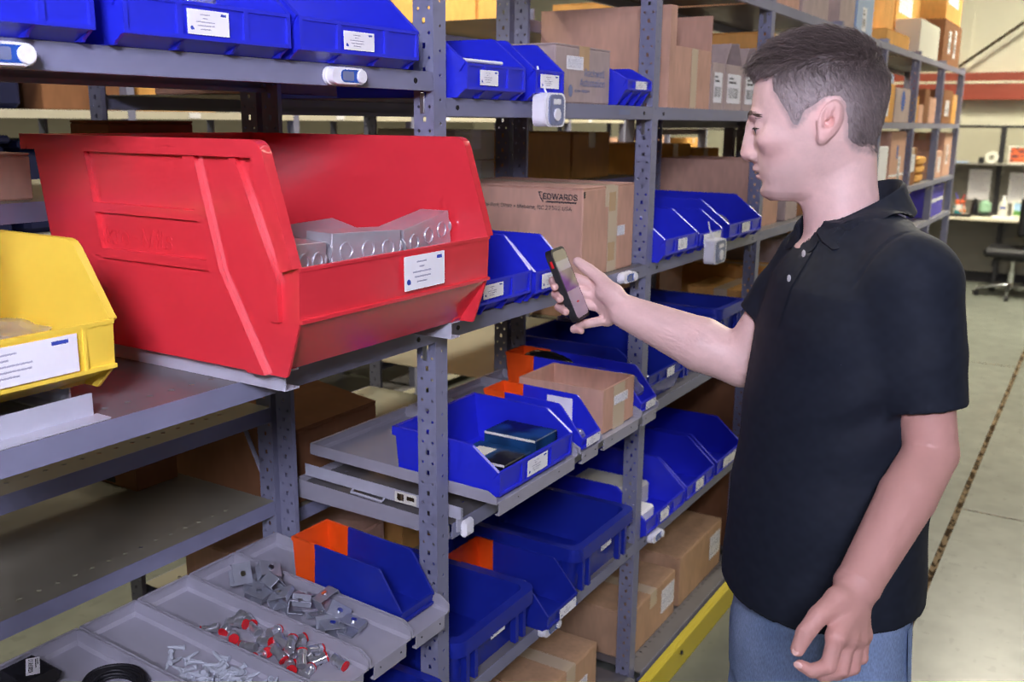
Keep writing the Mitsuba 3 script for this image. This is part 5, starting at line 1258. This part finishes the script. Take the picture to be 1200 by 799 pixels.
def paper(label, x0, x1, z0, z1):
    k = thing('pinned_paper', label, 'paper'); part(k, 'sheet', bx(x0, x1, 11.305, 11.3085, z0, z1), 'm_white')
    part(k, 'printing', cat([bx(x0+.02, x1-.02-.03*(i % 3), 11.3038, 11.3049, z1-.05-i*.028, z1-.044-i*.028) for i in range(int((z1-z0-.08)/.028))]), 'm_ink_grey')
paper('printed white sheet pinned to the partition above the green device', -.30, -.085, .965, 1.285); paper('printed white sheet pinned to the partition above the lotion bottle', .085, .30, .945, 1.262)
k = thing('tape_roll', 'thick white roll of tape standing on the partition ledge', 'tape roll')
ring = trimesh.creation.annulus(.022, .062, .05, sections=36)
part(k, 'roll', tf(ring, frame([-.085, 11.13, 1.4145], [1, 0, 0], [0, 0, 1])), 'm_offwhite', smooth=40); part(k, 'core', tf(trimesh.creation.annulus(.014, .0215, .052, sections=28), frame([-.085, 11.131, 1.4145], [1, 0, 0], [0, 0, 1])), 'm_black', smooth=40)
single('black_cube', rbox(-.205, -.155, 11.09, 11.14, 1.3525, 1.412, .004), 'm_black', 'small black cube on the ledge left of the tape roll', 'cube')
single('flat_packet', rbox(-.42, -.30, 11.08, 11.16, 1.3525, 1.366, .003), 'm_sky_plastic', 'flat pale packet on the ledge far left of the tape roll', 'packet')
mat('m_art_red', proc(lambda p, n, uv: mix([.75, .16, .06], [.10, .04, .05], smoothstep(.5, .62, fbm(p.x*30, p.y*5, p.z*44, 2)))), .5, .3)
mat('m_art_green', proc(lambda p, n, uv: mix([.10, .28, .05], [.35, .55, .80], smoothstep(.885, .91, p.z+.02*noise(p.x*40, 0, 0)))), .5, .3)
def pframe(label, x0, x1, y, z0, z1, art):
    k = thing('picture_frame', label, 'picture frame'); f = .018
    part(k, 'frame', cat([bx(x0, x1, y, y+.02, z0, z0+f), bx(x0, x1, y, y+.02, z1-f, z1), bx(x0, x0+f, y, y+.02, z0+f, z1-f), bx(x1-f, x1, y, y+.02, z0+f, z1-f), bx(x0, x1, y+.016, y+.022, z0, z1)]), 'm_offwhite')
    part(k, 'picture', bx(x0+f, x1-f, y+.011, y+.0155, z0+f, z1-f), art)
pframe('pale framed red and orange picture on the partition ledge', .062, .30, 11.12, 1.3525, 1.535, 'm_art_red'); pframe('pale framed green landscape picture on the desk', .16, .36, 11.08, DZ+.0005, .985, 'm_art_green')
k = thing('mug', 'white mug with teal and orange pattern at the left of the desk', 'mug')
mat('m_mug', proc(lambda p, n, uv: mix(mix([.75, .72, .66], [.02, .22, .25], smoothstep(.55, .6, noise(p.x*34, p.y*34, p.z*34))), [.75, .25, .05], smoothstep(.66, .7, noise(p.x*30+9, p.y*30, p.z*30)))), .3, .5)
part(k, 'cup', tf(lathe([(0, 0), (.040, 0), (.046, .01), (.048, .105), (.044, .105), (.042, .012), (0, .010)], 28), frame([-.335, 11.0, DZ+.0005], [1, 0, 0], [0, 1, 0])), 'm_mug', smooth=40)
part(k, 'handle', tube([(-.288+.024*math.sin(t), 11.0, DZ+.055-.030*math.cos(t)) for t in np.linspace(.1, 3.04, 12)], .006, 8), 'm_mug', smooth=True)
k = thing('red_holder', 'red and purple holder standing behind the patterned mug', 'holder')
part(k, 'cup', rbox(-.38, -.29, 11.10, 11.18, DZ+.0005, DZ+.15, .01), 'm_art_red'); part(k, 'pen', tube([(-.36, 11.14, DZ+.15), (-.385, 11.14, DZ+.215)], .006, 6), 'm_purple', 'purple pen'); part(k, 'pen', tube([(-.32, 11.14, DZ+.15), (-.30, 11.14, DZ+.205)], .006, 6), 'm_redpart', 'red pen')
single('dark_flask', tf(lathe([(0, 0), (.036, 0), (.038, .02), (.030, .11), (.020, .155), (.016, .175), (0, .175)], 24), frame([-.185, 11.05, DZ+.0005], [1, 0, 0], [0, 1, 0])), 'm_gloss_black', 'dark tapered flask on the desk under the pinned sheet', 'flask', smooth=40)
mat('m_mint', lin(150, 190, 160), .3, .5)
k = thing('desk_device', 'pale green rounded device on a dark cradle on the desk', 'device'); part(k, 'shell', rbox(-.145, -.03, 11.02, 11.10, DZ+.02, DZ+.155, .03), 'm_mint'); part(k, 'cradle', rbox(-.155, -.02, 11.0, 11.12, DZ+.0005, DZ+.0195, .006), 'm_black', 'dark cradle')
k = thing('lotion_bottle', 'cream coloured lotion bottle on a folded white sheet on the desk', 'bottle')
part(k, 'bottle', tf(lathe([(0, .006), (.040, .006), (.045, .02), (.045, .11), (.036, .15), (.018, .175), (.018, .185), (0, .185)], 26), frame([.085, 11.0, DZ], [1, 0, 0], [0, 1, 0])), 'm_offwhite', smooth=40)
part(k, 'cap', tf(lathe([(0, .185), (.015, .185), (.015, .215), (.010, .222), (0, .222)], 18), frame([.085, 11.0, DZ], [1, 0, 0], [0, 1, 0])), 'm_white', smooth=40); part(k, 'mark', bx(.058, .112, 10.953, 10.955, DZ+.09, DZ+.11), 'm_ink_blue', 'blue mark')
single('folded_sheet', rbox(-.01, .20, 10.90, 11.06, DZ+.0005, DZ+.0055, .002), 'm_white', 'folded white sheet under the lotion bottle', 'paper')
k = thing('keyboard', 'black keyboard at the left of the desk, before the mug', 'keyboard'); part(k, 'base', rbox(-.62, -.19, 10.79, 10.93, DZ+.0005, DZ+.018, .004), 'm_black')
for r in range(4): part(k, 'key_row', cat([bx(-.61+i*.030, -.585+i*.030, 10.80+r*.031, 10.826+r*.031, DZ+.018, DZ+.022) for i in range(14)]), 'm_trim'); labels[f'keyboard__key_row' + (f'_{r:03d}' if r else '')] = {'label': 'row of dark keys', 'kind': 'stuff'}
# office chair
k = thing('office_chair', 'black office chair with a chrome star base before the desk', 'chair')
cx, cy = .275, 10.45
part(k, 'seat', rbox(cx-.25, cx+.27, cy-.26, cy+.24, .50, .585, .03), 'm_black')
part(k, 'backrest', rbox(cx+.02, cx+.09, cy-.22, cy+.22, .70, 1.08, .03), 'm_black'); part(k, 'back_bar', rbox(cx+.075, cx+.11, cy-.03, cy+.03, .55, .80, .006), 'm_black')
part(k, 'pan', rbox(cx-.10, cx+.10, cy-.09, cy+.09, .455, .499, .01), 'm_black'); part(k, 'lever', tube([(cx-.10, cy-.05, .47), (cx-.16, cy-.10, .465), (cx-.17, cy-.11, .40)], .012, 6), 'm_black')
part(k, 'gas_post', tf(lathe([(0, 0), (.030, 0), (.030, .16), (.018, .165), (.018, .27), (0, .27)], 18), frame([cx, cy, .19], [1, 0, 0], [0, 1, 0])), 'm_chrome', 'chrome post', smooth=40)
for i in range(5):
    a = math.radians(198+72*i); e = np.array([cx+.30*math.cos(a), cy+.30*math.sin(a), .175])
    part(k, 'star_leg', tube([(cx, cy, .215), (cx+.15*math.cos(a), cy+.15*math.sin(a), .205), e], [.024, .019, .014], 8), 'm_chrome', 'chrome leg', smooth=40)
    c = part(k, 'caster', tf(trimesh.creation.cylinder(.026, .04, sections=18), frame([e[0], e[1], FLOOR+.027], [0, 0, 1], [math.cos(a), math.sin(a), 0])), 'm_black', 'black caster'); part(c, 'stem', tube([(e[0], e[1], .13), e], .008, 6), 'm_chrome')
